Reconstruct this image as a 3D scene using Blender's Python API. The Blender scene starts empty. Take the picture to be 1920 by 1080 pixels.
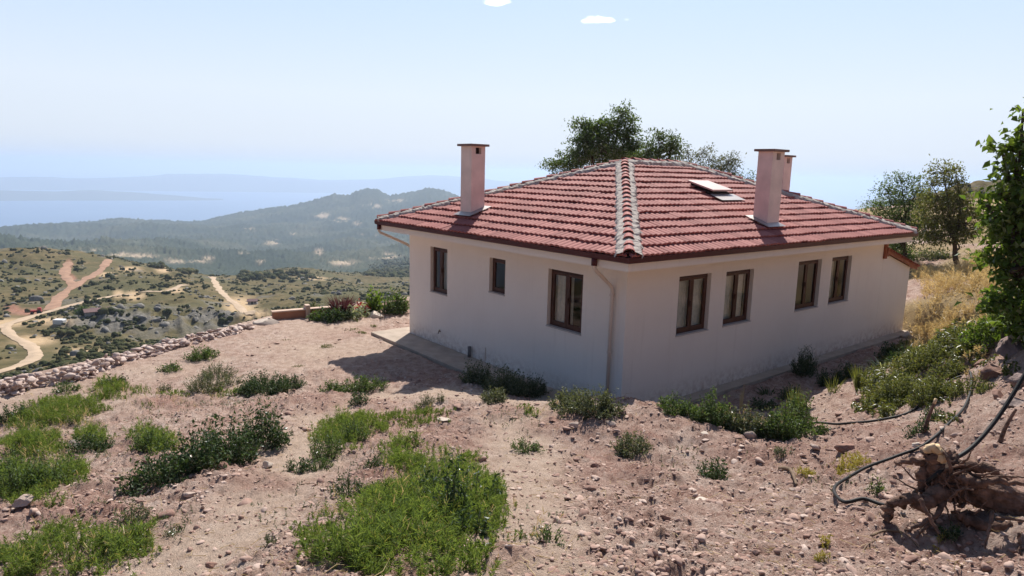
import bpy, bmesh, math, random
import numpy as np
from mathutils import Vector, Matrix
R_ = math.radians
rng = np.random.default_rng(7)
random.seed(7)
SC = bpy.context.scene
COL = SC.collection

# ------------------------------------------------------------------ camera
F_PX, PITCH, ROLL, CAMZ = 1269.776, 0.169567, 0.0247418, 4.672
fw = np.array([0, math.cos(PITCH), -math.sin(PITCH)])
up0 = np.array([0, math.sin(PITCH), math.cos(PITCH)])
rt0 = np.array([1.0, 0, 0])
rt = rt0 * math.cos(ROLL) + up0 * math.sin(ROLL)
up = -rt0 * math.sin(ROLL) + up0 * math.cos(ROLL)
CAM = np.array([0, 0, CAMZ])
cd = bpy.data.cameras.new('camera')
cd.sensor_width = 36
cd.lens = F_PX / 1920 * 36
cd.clip_start = 0.05
cd.clip_end = 200000
cam = bpy.data.objects.new('camera', cd)
COL.objects.link(cam)
cam.matrix_world = Matrix(((rt[0], up[0], -fw[0], 0), (rt[1], up[1], -fw[1], 0), (rt[2], up[2], -fw[2], CAMZ), (0, 0, 0, 1)))
SC.camera = cam

# ------------------------------------------------------------------ sky, sun, exposure
YAW, CX, CY = 0.6812719, 2.1768, 12.6643           # house corner and heading
dR = np.array([math.cos(YAW), math.sin(YAW), 0])
dL = np.array([-math.sin(YAW), math.cos(YAW), 0])
to_sun = 2.3 * dR + 1.95 * dL + np.array([0, 0, 3.25])
to_sun /= np.linalg.norm(to_sun)
SUN_EL = math.asin(to_sun[2])
SUN_AZ = math.atan2(to_sun[0], to_sun[1])
world = bpy.data.worlds.new('World')
SC.world = world
world.use_nodes = True
wt = world.node_tree
for n in list(wt.nodes): wt.nodes.remove(n)
sky = wt.nodes.new('ShaderNodeTexSky')
sky.sky_type = 'NISHITA'
sky.sun_disc = False
sky.sun_elevation = SUN_EL
sky.sun_rotation = SUN_AZ
sky.altitude = 400
sky.air_density = 1.0
sky.dust_density = 1.6
sky.ozone_density = 1.6
bg = wt.nodes.new('ShaderNodeBackground')
bg.inputs[1].default_value = 0.10
wo = wt.nodes.new('ShaderNodeOutputWorld')
# hazy summer sky: paler and less yellow towards the horizon
tcw = wt.nodes.new('ShaderNodeTexCoord'); sep = wt.nodes.new('ShaderNodeSeparateXYZ'); wt.links.new(tcw.outputs['Generated'], sep.inputs[0])
def wramp(fac, stops):
    n = wt.nodes.new('ShaderNodeValToRGB'); e = n.color_ramp.elements
    while len(e) < len(stops): e.new(.5)
    for q, (p_, k_) in zip(e, stops): q.position = p_; q.color = (*k_, 1) if isinstance(k_, tuple) else (k_, k_, k_, 1)
    wt.links.new(fac, n.inputs[0]); return n
rw = wramp(sep.outputs[2], [(0, .95), (.10, .9), (.42, .72), (.62, .1), (1, 0)])
rc = wramp(sep.outputs[2], [(0, (.65, .74, .90)), (.03, (.74, .81, .92)), (.10, (.775, .855, .97)), (.24, (.60, .765, 1.0)), (.42, (.50, .72, 1.0)), (.6, (.2, .34, .6))])
sc_ = wt.nodes.new('ShaderNodeVectorMath'); sc_.operation = 'SCALE'; sc_.inputs['Scale'].default_value = 7.4; wt.links.new(rc.outputs[0], sc_.inputs[0])
mw = wt.nodes.new('ShaderNodeMix'); mw.data_type = 'RGBA'; wt.links.new(rw.outputs[0], mw.inputs[0]); wt.links.new(sky.outputs[0], mw.inputs[6])
# the bright haze glow sits on the sun's side of the sky and fades round towards the back
dv = wt.nodes.new('ShaderNodeVectorMath'); dv.operation = 'DOT_PRODUCT'; wt.links.new(tcw.outputs['Generated'], dv.inputs[0]); dv.inputs[1].default_value = (math.sin(SUN_AZ * .3), math.cos(SUN_AZ * .3), 0)
rg = wramp(dv.outputs['Value'], [(0, (.16, .21, .30)), (.35, (.30, .37, .48)), (.68, 1.0), (1, 1.0)])
mg = wt.nodes.new('ShaderNodeMix'); mg.data_type = 'RGBA'; mg.blend_type = 'MULTIPLY'; mg.inputs[0].default_value = 1; wt.links.new(sc_.outputs[0], mg.inputs[6]); wt.links.new(rg.outputs[0], mg.inputs[7]); wt.links.new(mg.outputs[2], mw.inputs[7])
gt = wt.nodes.new('ShaderNodeMath'); gt.operation = 'LESS_THAN'; gt.inputs[1].default_value = -.03; wt.links.new(sep.outputs[2], gt.inputs[0])
ml = wt.nodes.new('ShaderNodeMix'); ml.data_type = 'RGBA'; wt.links.new(gt.outputs[0], ml.inputs[0]); wt.links.new(mw.outputs[2], ml.inputs[6]); ml.inputs[7].default_value = (.8, .85, .9, 1)
wt.links.new(ml.outputs[2], bg.inputs[0])
wt.links.new(bg.outputs[0], wo.inputs[0])
sl = bpy.data.lights.new('sun', 'SUN')
sl.energy = 4.9
sl.angle = R_(0.53)
sl.color = (1.0, 0.95, 0.87)
sun = bpy.data.objects.new('sun', sl)
COL.objects.link(sun)
sun.rotation_euler = Vector(-to_sun).to_track_quat('-Z', 'Y').to_euler()
sun.location = (0, 0, 60)
SC.view_settings.view_transform = 'Standard'
SC.view_settings.look = 'None'
SC.view_settings.gamma = 1
SC.view_settings.exposure = 0.48
SC.render.engine = 'CYCLES'
cy = SC.cycles
cy.use_denoising = True
cy.max_bounces = 7
cy.diffuse_bounces = 4
cy.transparent_max_bounces = 12
cy.volume_bounces = 1
cy.caustics_reflective = False
cy.caustics_refractive = False
cy.sample_clamp_indirect = 6

# ------------------------------------------------------------------ projection helpers
def ray(u, v):
    return fw + rt * (u - 960) / F_PX + up * (540 - v) / F_PX
def az_q(u, v):
    r = ray(u, v); h = math.hypot(r[0], r[1])
    return math.atan2(r[0], r[1]), -r[2] / h
def at_dist(u, v, d):
    r = ray(u, v); return CAM + r * d / math.hypot(r[0], r[1])
def on_z(u, v, z):
    r = ray(u, v); return CAM + r * (z - CAMZ) / r[2]
def house_xy(s, t):
    return np.array([CX, CY]) + s * dR[:2] + t * dL[:2]

# ------------------------------------------------------------------ noise
_perm = np.random.default_rng(3).permutation(4096)
_ang = np.random.default_rng(4).uniform(0, 2 * np.pi, 4096)
_gx, _gy = np.cos(_ang), np.sin(_ang)
def perlin(x, y, seed=0):
    xi = np.floor(x).astype(np.int64); yi = np.floor(y).astype(np.int64)
    xf, yf = x - xi, y - yi
    def g(ix, iy, dx, dy):
        h = _perm[(_perm[(ix + seed * 131) & 4095] + iy + seed * 17) & 4095]
        return _gx[h] * dx + _gy[h] * dy
    u = xf * xf * xf * (xf * (xf * 6 - 15) + 10); w = yf * yf * yf * (yf * (yf * 6 - 15) + 10)
    a = g(xi, yi, xf, yf); b = g(xi + 1, yi, xf - 1, yf); c = g(xi, yi + 1, xf, yf - 1); d = g(xi + 1, yi + 1, xf - 1, yf - 1)
    return ((a + u * (b - a)) + w * ((c + u * (d - c)) - (a + u * (b - a)))) * 1.5
def fbm(x, y, f, octv=4, seed=0, gain=.5):
    s = 0; a = 1
    for o in range(octv):
        s = s + a * perlin(x * f + 13.7 * o, y * f - 7.1 * o, seed + o); f *= 2.03; a *= gain
    return s
def ridged(x, y, f, octv=3, seed=0):
    s = 0; a = 1
    for o in range(octv):
        s = s + a * (1 - 2 * np.abs(perlin(x * f + 5.3 * o, y * f + 9.1 * o, seed + o))); f *= 2.1; a *= .5
    return s
def sstep(a, b, x):
    t = np.clip((x - a) / (b - a), 0, 1); return t * t * (3 - 2 * t)

# ------------------------------------------------------------------ mesh helpers
def tag(o, label=None, cat=None, group=None, kind=None):
    if label: o['label'] = label
    if cat: o['category'] = cat
    if group: o['group'] = group
    if kind: o['kind'] = kind
    return o
def link(name, me, mat=None, parent=None):
    o = bpy.data.objects.new(name, me); COL.objects.link(o)
    if mat is not None:
        for m in (mat if isinstance(mat, (list, tuple)) else [mat]): me.materials.append(m)
    if parent is not None: o.parent = parent
    return o
def empty(name, loc=(0, 0, 0), rz=0):
    o = bpy.data.objects.new(name, None); COL.objects.link(o)
    o.location = loc; o.rotation_euler = (0, 0, rz); o.empty_display_size = .2
    return o
def np_mesh(name, V, F, smooth=False):
    """V (n,3); F (m,k) uniform polygons"""
    V = np.asarray(V, np.float32); F = np.asarray(F, np.int32)
    me = bpy.data.meshes.new(name); k = F.shape[1]
    me.vertices.add(len(V)); me.vertices.foreach_set('co', V.ravel())
    me.loops.add(F.size); me.loops.foreach_set('vertex_index', F.ravel())
    me.polygons.add(len(F)); me.polygons.foreach_set('loop_start', np.arange(0, F.size, k, dtype=np.int32))
    me.polygons.foreach_set('loop_total', np.full(len(F), k, np.int32))
    if smooth: me.polygons.foreach_set('use_smooth', np.ones(len(F), bool))
    me.update(calc_edges=True)
    return me
def add_attr(me, name, vals):
    a = me.attributes.new(name, 'FLOAT', 'POINT'); a.data.foreach_set('value', np.asarray(vals, np.float32))
class MB:
    """collects polygons of any size; build() links them as one mesh"""
    def __init__(s): s.v = []; s.f = []
    def add(s, V, F):
        n = len(s.v); s.v += [tuple(map(float, p)) for p in V]; s.f += [[int(i) + n for i in f] for f in F]; return s
    def box(s, a, b, bev=0):
        x0, y0, z0 = a; x1, y1, z1 = b
        if bev:
            return s.add(*bevbox(a, b, bev))
        V = [(x0, y0, z0), (x1, y0, z0), (x1, y1, z0), (x0, y1, z0), (x0, y0, z1), (x1, y0, z1), (x1, y1, z1), (x0, y1, z1)]
        return s.add(V, [(0, 3, 2, 1), (4, 5, 6, 7), (0, 1, 5, 4), (1, 2, 6, 5), (2, 3, 7, 6), (3, 0, 4, 7)])
    def quad(s, *p): return s.add(p, [range(len(p))])
    def tube(s, pts, rad, n=8, cap=True): return s.add(*tube(pts, rad, n, cap))
    def build(s, name, mat, parent=None, smooth=False):
        me = bpy.data.meshes.new(name); me.from_pydata(s.v, [], s.f); me.update()
        if smooth: me.polygons.foreach_set('use_smooth', np.ones(len(me.polygons), bool))
        return link(name, me, mat, parent)
def bevbox(a, b, r):
    bm = bmesh.new(); bmesh.ops.create_cube(bm, size=1)
    for v in bm.verts:
        v.co = Vector([(a[i] + b[i]) / 2 + v.co[i] * (b[i] - a[i]) for i in range(3)])
    bmesh.ops.bevel(bm, geom=bm.edges[:], offset=r, segments=2, affect='EDGES', profile=.5)
    bm.verts.index_update()
    out = [v.co[:] for v in bm.verts], [[v.index for v in f.verts] for f in bm.faces]
    bm.free(); return out
def tube(pts, rad, n=8, cap=True):
    P = np.asarray(pts, float); m = len(P)
    rad = np.broadcast_to(np.asarray(rad, float), (m,))
    T = np.gradient(P, axis=0); T /= np.linalg.norm(T, axis=1)[:, None] + 1e-9
    ref = np.array([0.31, 0.2, 0.93]); V = []
    for i in range(m):
        a = np.cross(T[i], ref); a /= np.linalg.norm(a) + 1e-9; b = np.cross(T[i], a)
        for k in range(n):
            th = 2 * math.pi * k / n; V.append(P[i] + rad[i] * (math.cos(th) * a + math.sin(th) * b))
    F = [(i * n + k, i * n + (k + 1) % n, (i + 1) * n + (k + 1) % n, (i + 1) * n + k) for i in range(m - 1) for k in range(n)]
    if cap: F += [tuple(range(n))[::-1], tuple((m - 1) * n + k for k in range(n))]
    return V, F
def spline(pts, n):
    """Catmull-Rom through the points"""
    P = np.asarray(pts, float); P = np.vstack([2 * P[0] - P[1], P, 2 * P[-1] - P[-2]])
    out = []; segs = len(P) - 3
    for t in np.linspace(0, segs - 1e-6, n):
        i = int(t); u = t - i; a, b, c, d = P[i:i + 4]
        out.append(.5 * (2 * b + (c - a) * u + (2 * a - 5 * b + 4 * c - d) * u * u + (3 * b - a - 3 * c + d) * u ** 3))
    return np.array(out)
def ico(sub=2):
    bm = bmesh.new(); bmesh.ops.create_icosphere(bm, subdivisions=sub, radius=1)
    bm.verts.index_update()
    V = np.array([v.co[:] for v in bm.verts]); F = np.array([[v.index for v in f.verts] for f in bm.faces]); bm.free()
    return V, F
def noise3(P, f, seed):
    return (perlin(P[:, 0] * f + P[:, 2] * f * .7, P[:, 1] * f + seed * 3.1, seed) + perlin(P[:, 1] * f + seed, P[:, 2] * f - P[:, 0] * f * .6, seed + 5)) * .5
def rock_template(seed, sub=2, rough=.45, flat=.65):
    V, F = ico(sub); r = np.random.default_rng(seed)
    for _ in range(10):                                          # chop flat facets
        n = r.normal(size=3); n /= np.linalg.norm(n); d = r.uniform(.38, .8)
        k = V @ n; V = V - np.outer(np.maximum(k - d, 0), n)
    V = V * (1 + rough * .5 * noise3(V, 1.7, seed)[:, None])
    V[:, 2] *= flat
    return V, F
def scatter_mesh(templates, pos, scale, seed, aniso=.35, name='m', smooth=False, tilt=.3):
    """many copies of a few templates in one mesh (vectorised)"""
    r = np.random.default_rng(seed); n = len(pos); which = r.integers(0, len(templates), n); Vs = []; Fs = []; off = 0
    for k, (V, F) in enumerate(templates):
        idx = np.nonzero(which == k)[0]; m = len(idx)
        if not m: continue
        th = r.uniform(0, 2 * np.pi, m); c, s = np.cos(th), np.sin(th)
        sc = np.asarray(scale)[idx][:, None] * (1 + aniso * r.uniform(-1, 1, (m, 3)))
        W = V[None] * sc[:, None, :]
        tx = r.normal(0, tilt, m); W2 = W.copy()
        W2[:, :, 1] = W[:, :, 1] * np.cos(tx)[:, None] - W[:, :, 2] * np.sin(tx)[:, None]; W2[:, :, 2] = W[:, :, 1] * np.sin(tx)[:, None] + W[:, :, 2] * np.cos(tx)[:, None]
        X = W2[:, :, 0] * c[:, None] - W2[:, :, 1] * s[:, None]; Y = W2[:, :, 0] * s[:, None] + W2[:, :, 1] * c[:, None]
        W = np.stack([X, Y, W2[:, :, 2]], 2) + np.asarray(pos)[idx][:, None, :]
        Vs.append(W.reshape(-1, 3)); Fs.append((F[None] + (np.arange(m) * len(V))[:, None, None] + off).reshape(-1, F.shape[1])); off += m * len(V)
    return np_mesh(name, np.concatenate(Vs), np.concatenate(Fs), smooth)

# ------------------------------------------------------------------ materials
def mat(name):
    m = bpy.data.materials.new(name); m.use_nodes = True; nt = m.node_tree
    for n in list(nt.nodes): nt.nodes.remove(n)
    out = nt.nodes.new('ShaderNodeOutputMaterial')
    return m, nt, out
def N(nt, t, **k):
    n = nt.nodes.new(t)
    for a, b in k.items(): setattr(n, a, b)
    return n
def ramp(nt, fac, stops):
    r = nt.nodes.new('ShaderNodeValToRGB'); e = r.color_ramp.elements
    while len(e) < len(stops): e.new(.5)
    for i, (p, c) in enumerate(stops): e[i].position = p; e[i].color = (*c, 1) if len(c) == 3 else c
    nt.links.new(fac, r.inputs[0]); return r.outputs[0]
def noise(nt, scale, detail=4, rough=.55, vec=None, out=0):
    n = nt.nodes.new('ShaderNodeTexNoise'); n.inputs['Scale'].default_value = scale; n.inputs['Detail'].default_value = detail; n.inputs['Roughness'].default_value = rough
    if vec is None:
        g = nt.nodes.new('ShaderNodeTexCoord'); vec = g.outputs['Object']
    nt.links.new(vec, n.inputs['Vector']); return n.outputs[out]
def mixc(nt, fac, a, b, mode='MIX'):
    m = nt.nodes.new('ShaderNodeMix'); m.data_type = 'RGBA'; m.blend_type = mode
    for s, x in ((0, fac), (6, a), (7, b)):
        if hasattr(x, 'links'): nt.links.new(x, m.inputs[s])
        elif s == 0: m.inputs[0].default_value = x
        else: m.inputs[s].default_value = (*x, 1)
    return m.outputs[2]
def bump(nt, h, strength=.4, dist=.02):
    b = nt.nodes.new('ShaderNodeBump'); b.inputs['Strength'].default_value = strength; b.inputs['Distance'].default_value = dist
    nt.links.new(h, b.inputs['Height']); return b.outputs[0]
def principled(nt, out, col, rough=.7, normal=None, spec=.3, metal=0):
    p = nt.nodes.new('ShaderNodeBsdfPrincipled')
    if hasattr(col, 'links'): nt.links.new(col, p.inputs['Base Color'])
    else: p.inputs['Base Color'].default_value = (*col, 1)
    if hasattr(rough, 'links'): nt.links.new(rough, p.inputs['Roughness'])
    else: p.inputs['Roughness'].default_value = rough
    p.inputs['Specular IOR Level'].default_value = spec; p.inputs['Metallic'].default_value = metal
    if normal is not None: nt.links.new(normal, p.inputs['Normal'])
    nt.links.new(p.outputs[0], out.inputs[0]); return p
def simple(name, col, rough=.7, var=.12, scale=6, bumpd=.0, spec=.3, metal=0, sc2=40):
    m, nt, out = mat(name)
    a = tuple(c * (1 - var) for c in col); b = tuple(min(1, c * (1 + var)) for c in col)
    c = ramp(nt, noise(nt, scale), [(.3, a), (.7, b)])
    nrm = bump(nt, noise(nt, sc2, 3), .5, bumpd) if bumpd else None
    principled(nt, out, c, rough, nrm, spec, metal); return m
def leafmat(name, c0, c1, trans=.45, tcol=None, gloss=.25, dead=None):
    """two-sided leaf: diffuse + translucent + a little gloss, hue varied leaf by leaf"""
    m, nt, out = mat(name)
    g = N(nt, 'ShaderNodeNewGeometry')
    st = [(0, c0), (.8, c1)] + ([(.93, c1), (.96, dead)] if dead else [(1, c1)])
    c = ramp(nt, g.outputs['Random Per Island'], st)
    c = mixc(nt, .35, c, mixc(nt, noise(nt, 3.0), c0, c1))
    d = N(nt, 'ShaderNodeBsdfDiffuse'); nt.links.new(c, d.inputs[0])
    t = N(nt, 'ShaderNodeBsdfTranslucent'); tc = mixc(nt, 1.0, c, tcol or (1.25, 1.2, .55), 'MULTIPLY'); nt.links.new(tc, t.inputs[0])
    a = N(nt, 'ShaderNodeMixShader'); a.inputs[0].default_value = trans; nt.links.new(d.outputs[0], a.inputs[1]); nt.links.new(t.outputs[0], a.inputs[2])
    gl = N(nt, 'ShaderNodeBsdfGlossy'); gl.inputs['Roughness'].default_value = .55; gl.inputs[0].default_value = (1, 1, 1, 1)
    fr = N(nt, 'ShaderNodeFresnel'); fr.inputs[0].default_value = 1.4
    mu = N(nt, 'ShaderNodeMath', operation='MULTIPLY'); nt.links.new(fr.outputs[0], mu.inputs[0]); mu.inputs[1].default_value = gloss * .4
    b = N(nt, 'ShaderNodeMixShader'); nt.links.new(mu.outputs[0], b.inputs[0]); nt.links.new(a.outputs[0], b.inputs[1]); nt.links.new(gl.outputs[0], b.inputs[2])
    nt.links.new(b.outputs[0], out.inputs[0]); return m

# ==================================================================== NEAR GROUND
RBF_PTS = [(0, 0, 3.05), (0, -5, 3.7), (-4, -4, 3.0), (5, -4, 3.8), (-8, 0, 1.5), (8, 0, 3.7), (0, -14, 6), (-10, -12, 3.5), (12, -10, 6.5),
    (0, 3.6, 2.4), (0, 5.6, 1.8), (0, 8.2, 1.2), (0.05, 10.0, .95), (.35, 11.2, .78), (-.7, 12.5, .52), (1.1, 10.8, .95), (1.85, 10.6, 1.0), (-1.45, 13.6, .3), (-1.0, 15.7, .02), (-1.7, 15, .05), (-2.5, 15, .05),
    (-3.9, 4.8, 1.5), (-6.4, 8.0, .7), (-8.4, 10.4, .22), (-10.4, 13.2, 0), (-4.3, 7.2, 1.1), (-4, 9.7, .75), (-5.9, 14.4, .1), (-2.6, 12.3, .36), (-1.8, 8.4, 1.03), (-8.2, 16.5, 0), (-9.3, 15, 0),
    (-7.4, 20, 0), (-5, 19, 0), (-4, 22.5, 0), (0, 26, 0), (-3, 17, 0), (-13, 8, -.2), (-14, 14, -.6),
    (1.7, 7.2, 1.28), (2.4, 10.3, 1.0), (3.1, 9.8, 1.0), (3.9, 9.3, 1.02), (4.5, 9.2, 1.0), (2.9, 5.5, 1.85), (4.0, 6.4, 1.75), (3.0, 3.75, 2.4), (6.1, 10.8, 1.05), (7.6, 13.6, .6), (7.0, 9.8, 1.9), (8.0, 10.2, 2.55), (10.2, 13.2, 1.9), (5.6, 7.6, 2.1), (6.2, 7.0, 2.7), (5.0, 5.0, 2.55), (4.5, 5.4, 2.3),
    (9.6, 15.5, .55), (12.6, 19.6, .3), (13.4, 18.6, .75), (16.8, 25.8, 1.3), (13.8, 19.5, 1.2), (14, 15, 2.5), (10, 7, 3.2), (18, 14, 3.6), (20, 24, 2.2), (24, 34, 2.2), (16, 32, 1.2), (30, 28, 4), (30, 45, 3), (10, 32, .3), (6, 36, 0), (0, 34, -.3), (16, 45, 1.2)]
_s = [(s, -.9, .0) for s in (-.9, .3, 2, 4, 6, 8, 10, 12)] + [(-.9, t, .05) for t in (0, 1.2, 2.4, 3.6)] + [(s, -1.9, .12) for s in (5, 8, 11)] + [(3, 4, 0), (8, 4, 0), (0, 4, 0), (12.5, 3, .1), (6, 9, 0)]
for s, t, z in _s:
    x, y = house_xy(s, t); RBF_PTS.append((x, y, z))
_A = np.array(RBF_PTS); _X = _A[:, :2]
def _phi(d2): return .5 * d2 * np.log(d2 + 1e-9)
_K = _phi(((_X[:, None] - _X[None]) ** 2).sum(2)) + np.eye(len(_X)) * .25
_Pm = np.c_[np.ones(len(_X)), _X]
_w = np.linalg.solve(np.block([[_K, _Pm], [_Pm.T, np.zeros((3, 3))]]), np.r_[_A[:, 2], 0, 0, 0])
# brink of the terrace: beyond this line the ground drops away
BRINK = np.array([(-30, 3), (-16, 8.5), (-11.3, 13.0), (-9.9, 15.2), (-8.6, 17.3), (-7.9, 19.6), (-7.0, 21.6), (-5.2, 23.2), (-2.6, 25.0), (1, 28.5), (6, 34), (12, 44), (18, 60)])
def brink_side(x, y):
    """signed distance beyond the brink polyline (positive = over the edge)"""
    best = np.full(x.shape, 1e9); sg = np.zeros(x.shape)
    for a, b in zip(BRINK[:-1], BRINK[1:]):
        d = b - a; L2 = d @ d; t = np.clip(((x - a[0]) * d[0] + (y - a[1]) * d[1]) / L2, 0, 1)
        px, py = x - a[0] - t * d[0], y - a[1] - t * d[1]; dd = np.hypot(px, py); cr = d[0] * py - d[1] * px
        m = dd < best; best = np.where(m, dd, best); sg = np.where(m, np.sign(cr), sg)
    return best * sg
def ground_base(x, y):
    x = np.atleast_1d(np.asarray(x, float)); y = np.atleast_1d(np.asarray(y, float)); out = np.empty(x.shape)
    for i in range(0, len(x), 40000):
        X = np.stack([x[i:i + 40000], y[i:i + 40000]], 1)
        out[i:i + 40000] = _phi(((X[:, None] - _X[None]) ** 2).sum(2)) @ _w[:-3] + np.c_[np.ones(len(X)), X] @ _w[-3:]
    # level pad beside the house
    s = (x - CX) * dR[0] + (y - CY) * dR[1]; t = (x - CX) * dL[0] + (y - CY) * dL[1]
    pad = sstep(3.4, 5.2, t) * sstep(1.5, -1.0, s) * sstep(-12, -9.5, s)
    out = out * (1 - pad * .9)
    inside = sstep(-1.5, -.7, s) * sstep(13.9, 13.3, s) * sstep(-1.5, -1.0, t) * sstep(10, 9, t)
    out = out * (1 - inside)
    e = brink_side(x, y)
    return out - np.where(e > 0, .62 * e + .0 * e, 0) * sstep(0, 1.5, e)
PATH_PX = [[(330, 1079), (430, 1000), (500, 940), (560, 870), (585, 810), (620, 775), (700, 752), (830, 735), (900, 745)], [(1000, 1079), (960, 960), (965, 880), (985, 800), (975, 760), (900, 745)]]
def ray_ground(u, v, fn=None, tmax=70):
    r = ray(u, v); r = r / math.hypot(r[0], r[1]); d = np.exp(np.linspace(math.log(.8), math.log(tmax), 900))
    g = (fn or ground_base)(r[0] * d, r[1] * d); z = CAMZ + r[2] * d; k = np.nonzero(z < g)[0]
    if not len(k): return CAM + r * tmax
    k = max(k[0], 1); a, b = z[k - 1] - g[k - 1], g[k] - z[k]; dd = d[k - 1] + (d[k] - d[k - 1]) * a / (a + b + 1e-9)
    return CAM + r * dd
PATHS = [np.array([ray_ground(*p)[:2] for p in q]) for q in PATH_PX]
def path_mask(x, y):
    best = np.full(x.shape, 1e9)
    for q in PATHS:
        for a, b in zip(q[:-1], q[1:]):
            d = b - a; t = np.clip(((x - a[0]) * d[0] + (y - a[1]) * d[1]) / (d @ d), 0, 1)
            best = np.minimum(best, np.hypot(x - a[0] - t * d[0], y - a[1] - t * d[1]))
    return sstep(.85, .1, best + .3 * fbm(x, y, 1.1, 4, 40)) * .9
HEAPS = []
def heap_mask(x, y):
    m = np.zeros(x.shape)
    for c, ex, ey in HEAPS:
        M = np.linalg.inv(np.stack([ex, ey], 1)); q = M @ np.stack([x - c[0], y - c[1]]); m = np.maximum(m, sstep(1.35, .35, np.hypot(q[0], q[1])))
    return m
def ground_full(x, y, r=None):
    """base height + mounds, clods and grit; returns z, path mask, clod mask"""
    b = ground_base(x, y)
    s = (x - CX) * dR[0] + (y - CY) * dR[1]; t = (x - CX) * dL[0] + (y - CY) * dL[1]
    hm = heap_mask(x, y) * (.55 + .6 * fbm(x, y, 1.1, 3, 41)); hm = np.clip(hm, 0, 1)
    flat = sstep(5, 7.5, t) * sstep(.5, -1, s)                      # swept pad
    inside = sstep(-1.05, -.85, s) * sstep(13.5, 13.2, s) * sstep(-.45, -.25, t) * sstep(10, 9, t)
    pm = path_mask(x, y)
    calm = np.maximum(pm * .85, flat * .8) * (1 - .8 * hm)
    n1 = fbm(x, y, .55, 3, 11); cl = sstep(-.25, .5, fbm(x, y, .8, 3, 21) + .25)
    z = b + (1 - calm) * (.07 * n1) * (1 - inside)
    clod = ridged(x, y, 2.4, 4, 31)
    bank = sstep(5.5, 8, x) * sstep(14, 11, y) * sstep(4, 6, y)
    z = z + (1 - inside) * ((hm * (.05 + .045 * ridged(x, y, 3.6, 4, 35)) + (1 - calm) * (.3 + .7 * cl) * .052 * clod) + .020 * (1 - .6 * calm) * fbm(x, y, 6.5, 3, 51) + .019 * ridged(x, y, 11, 4, 61) * (1 - .4 * calm) + bank * (.17 * ridged(x, y, .75, 4, 71) + .05 * ridged(x, y, 2.3, 3, 73)))
    hx_, hy_ = HOLLOW; z = z - .20 * sstep(.75, .1, np.hypot((x - hx_) / 1.0, (y - hy_) / .8))
    return z - inside * .05, pm, np.maximum(cl * (1 - calm), hm)
def _pf(u, v, a, b):
    c = ray_ground(u, v); e0, e1 = ray_ground(u, v + b), ray_ground(u, v - b); return (e0 + e1)[:2] / 2, ((ray_ground(u + a, v) - ray_ground(u - a, v)) / 2)[:2], ((e1 - e0) / 2)[:2]
HOLLOW = ray_ground(1845, 1035)[:2]
HEAPS += [_pf(*q) for q in ((790, 838, 105, 30), (590, 762, 130, 20), (140, 985, 190, 30), (470, 912, 130, 26), (930, 778, 80, 16), (1060, 800, 90, 26), (260, 850, 60, 30), (700, 895, 60, 24), (1430, 860, 130, 30), (1250, 820, 130, 24), (1640, 850, 120, 40), (960, 1050, 60, 30), (1150, 900, 120, 24), (330, 760, 90, 14))]
def make_ground():
    azs = np.r_[np.linspace(-180, -56, 60, endpoint=False), np.linspace(-56, -43, 40, endpoint=False), np.linspace(-43, 43, 760, endpoint=False), np.linspace(43, 56, 40, endpoint=False), np.linspace(56, 180, 61)]
    rs = [.25]
    while rs[-1] < 62: rs.append(rs[-1] * (1.05 if rs[-1] < 1.8 else 1.0062 if rs[-1] < 20 else 1.012))
    rs = np.array(rs); A, Rr = np.meshgrid(np.radians(azs), rs)
    x = (np.sin(A) * Rr).ravel(); y = (np.cos(A) * Rr).ravel()
    z, pm, cl = ground_full(x, y)
    na, nr = len(azs), len(rs); i = np.arange((nr - 1) * (na - 1)); r, c = i // (na - 1), i % (na - 1); a = r * na + c
    me = np_mesh('ground', np.stack([x, y, z], 1), np.stack([a, a + 1, a + na + 1, a + na], 1), True)
    ps_ = (x - CX) * dR[0] + (y - CY) * dR[1]; pt_ = (x - CX) * dL[0] + (y - CY) * dL[1]; add_attr(me, 'path', np.maximum(pm, sstep(4, 7, pt_) * sstep(.5, -1, ps_) * (.45 + .4 * fbm(x, y, .5, 3, 45)))); add_attr(me, 'clod', cl); add_attr(me, 'heap', np.clip(heap_mask(x, y) * (.6 + .6 * fbm(x, y, 1.1, 3, 41)), 0, 1))
    s = (x - CX) * dR[0] + (y - CY) * dR[1]
    dry = sstep(9, 13, x) * sstep(13, 17, y) * sstep(-.2, .4, fbm(x, y, .25, 2, 81) + .3)
    add_attr(me, 'dry', dry)
    return me
m_ground, nt, out = mat('earth')
def attr(nt, n):
    a = nt.nodes.new('ShaderNodeAttribute'); a.attribute_name = n; return a.outputs['Fac']
n_big = noise(nt, .7, 5, .6); n_mid = noise(nt, 5, 6, .65); n_fine = noise(nt, 38, 5, .7); n_grit = noise(nt, 120, 3, .7)
soil = ramp(nt, n_mid, [(.28, (.26, .165, .13)), (.42, (.41, .28, .225)), (.54, (.54, .40, .33)), (.75, (.64, .515, .44))])
red = ramp(nt, n_mid, [(.3, (.21, .11, .085)), (.50, (.42, .265, .21)), (.75, (.57, .415, .345))])
soil = mixc(nt, ramp(nt, n_big, [(.41, (0, 0, 0)), (.60, (1, 1, 1))]), soil, red)
soil = mixc(nt, ramp(nt, n_fine, [(.52, (0, 0, 0)), (.68, (.75, .75, .75))]), soil, (.50, .40, .335))
n_clod = noise(nt, 14, 5, .75)
soil = mixc(nt, ramp(nt, n_clod, [(.34, (.7, .7, .7)), (.46, (0, 0, 0))]), soil, (.24, .13, .10))
soil = mixc(nt, ramp(nt, n_fine, [(.34, (.8, .8, .8)), (.44, (0, 0, 0))]), soil, (.17, .09, .07))
pth = ramp(nt, n_mid, [(.3, (.48, .35, .265)), (.7, (.63, .49, .39))])
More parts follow.
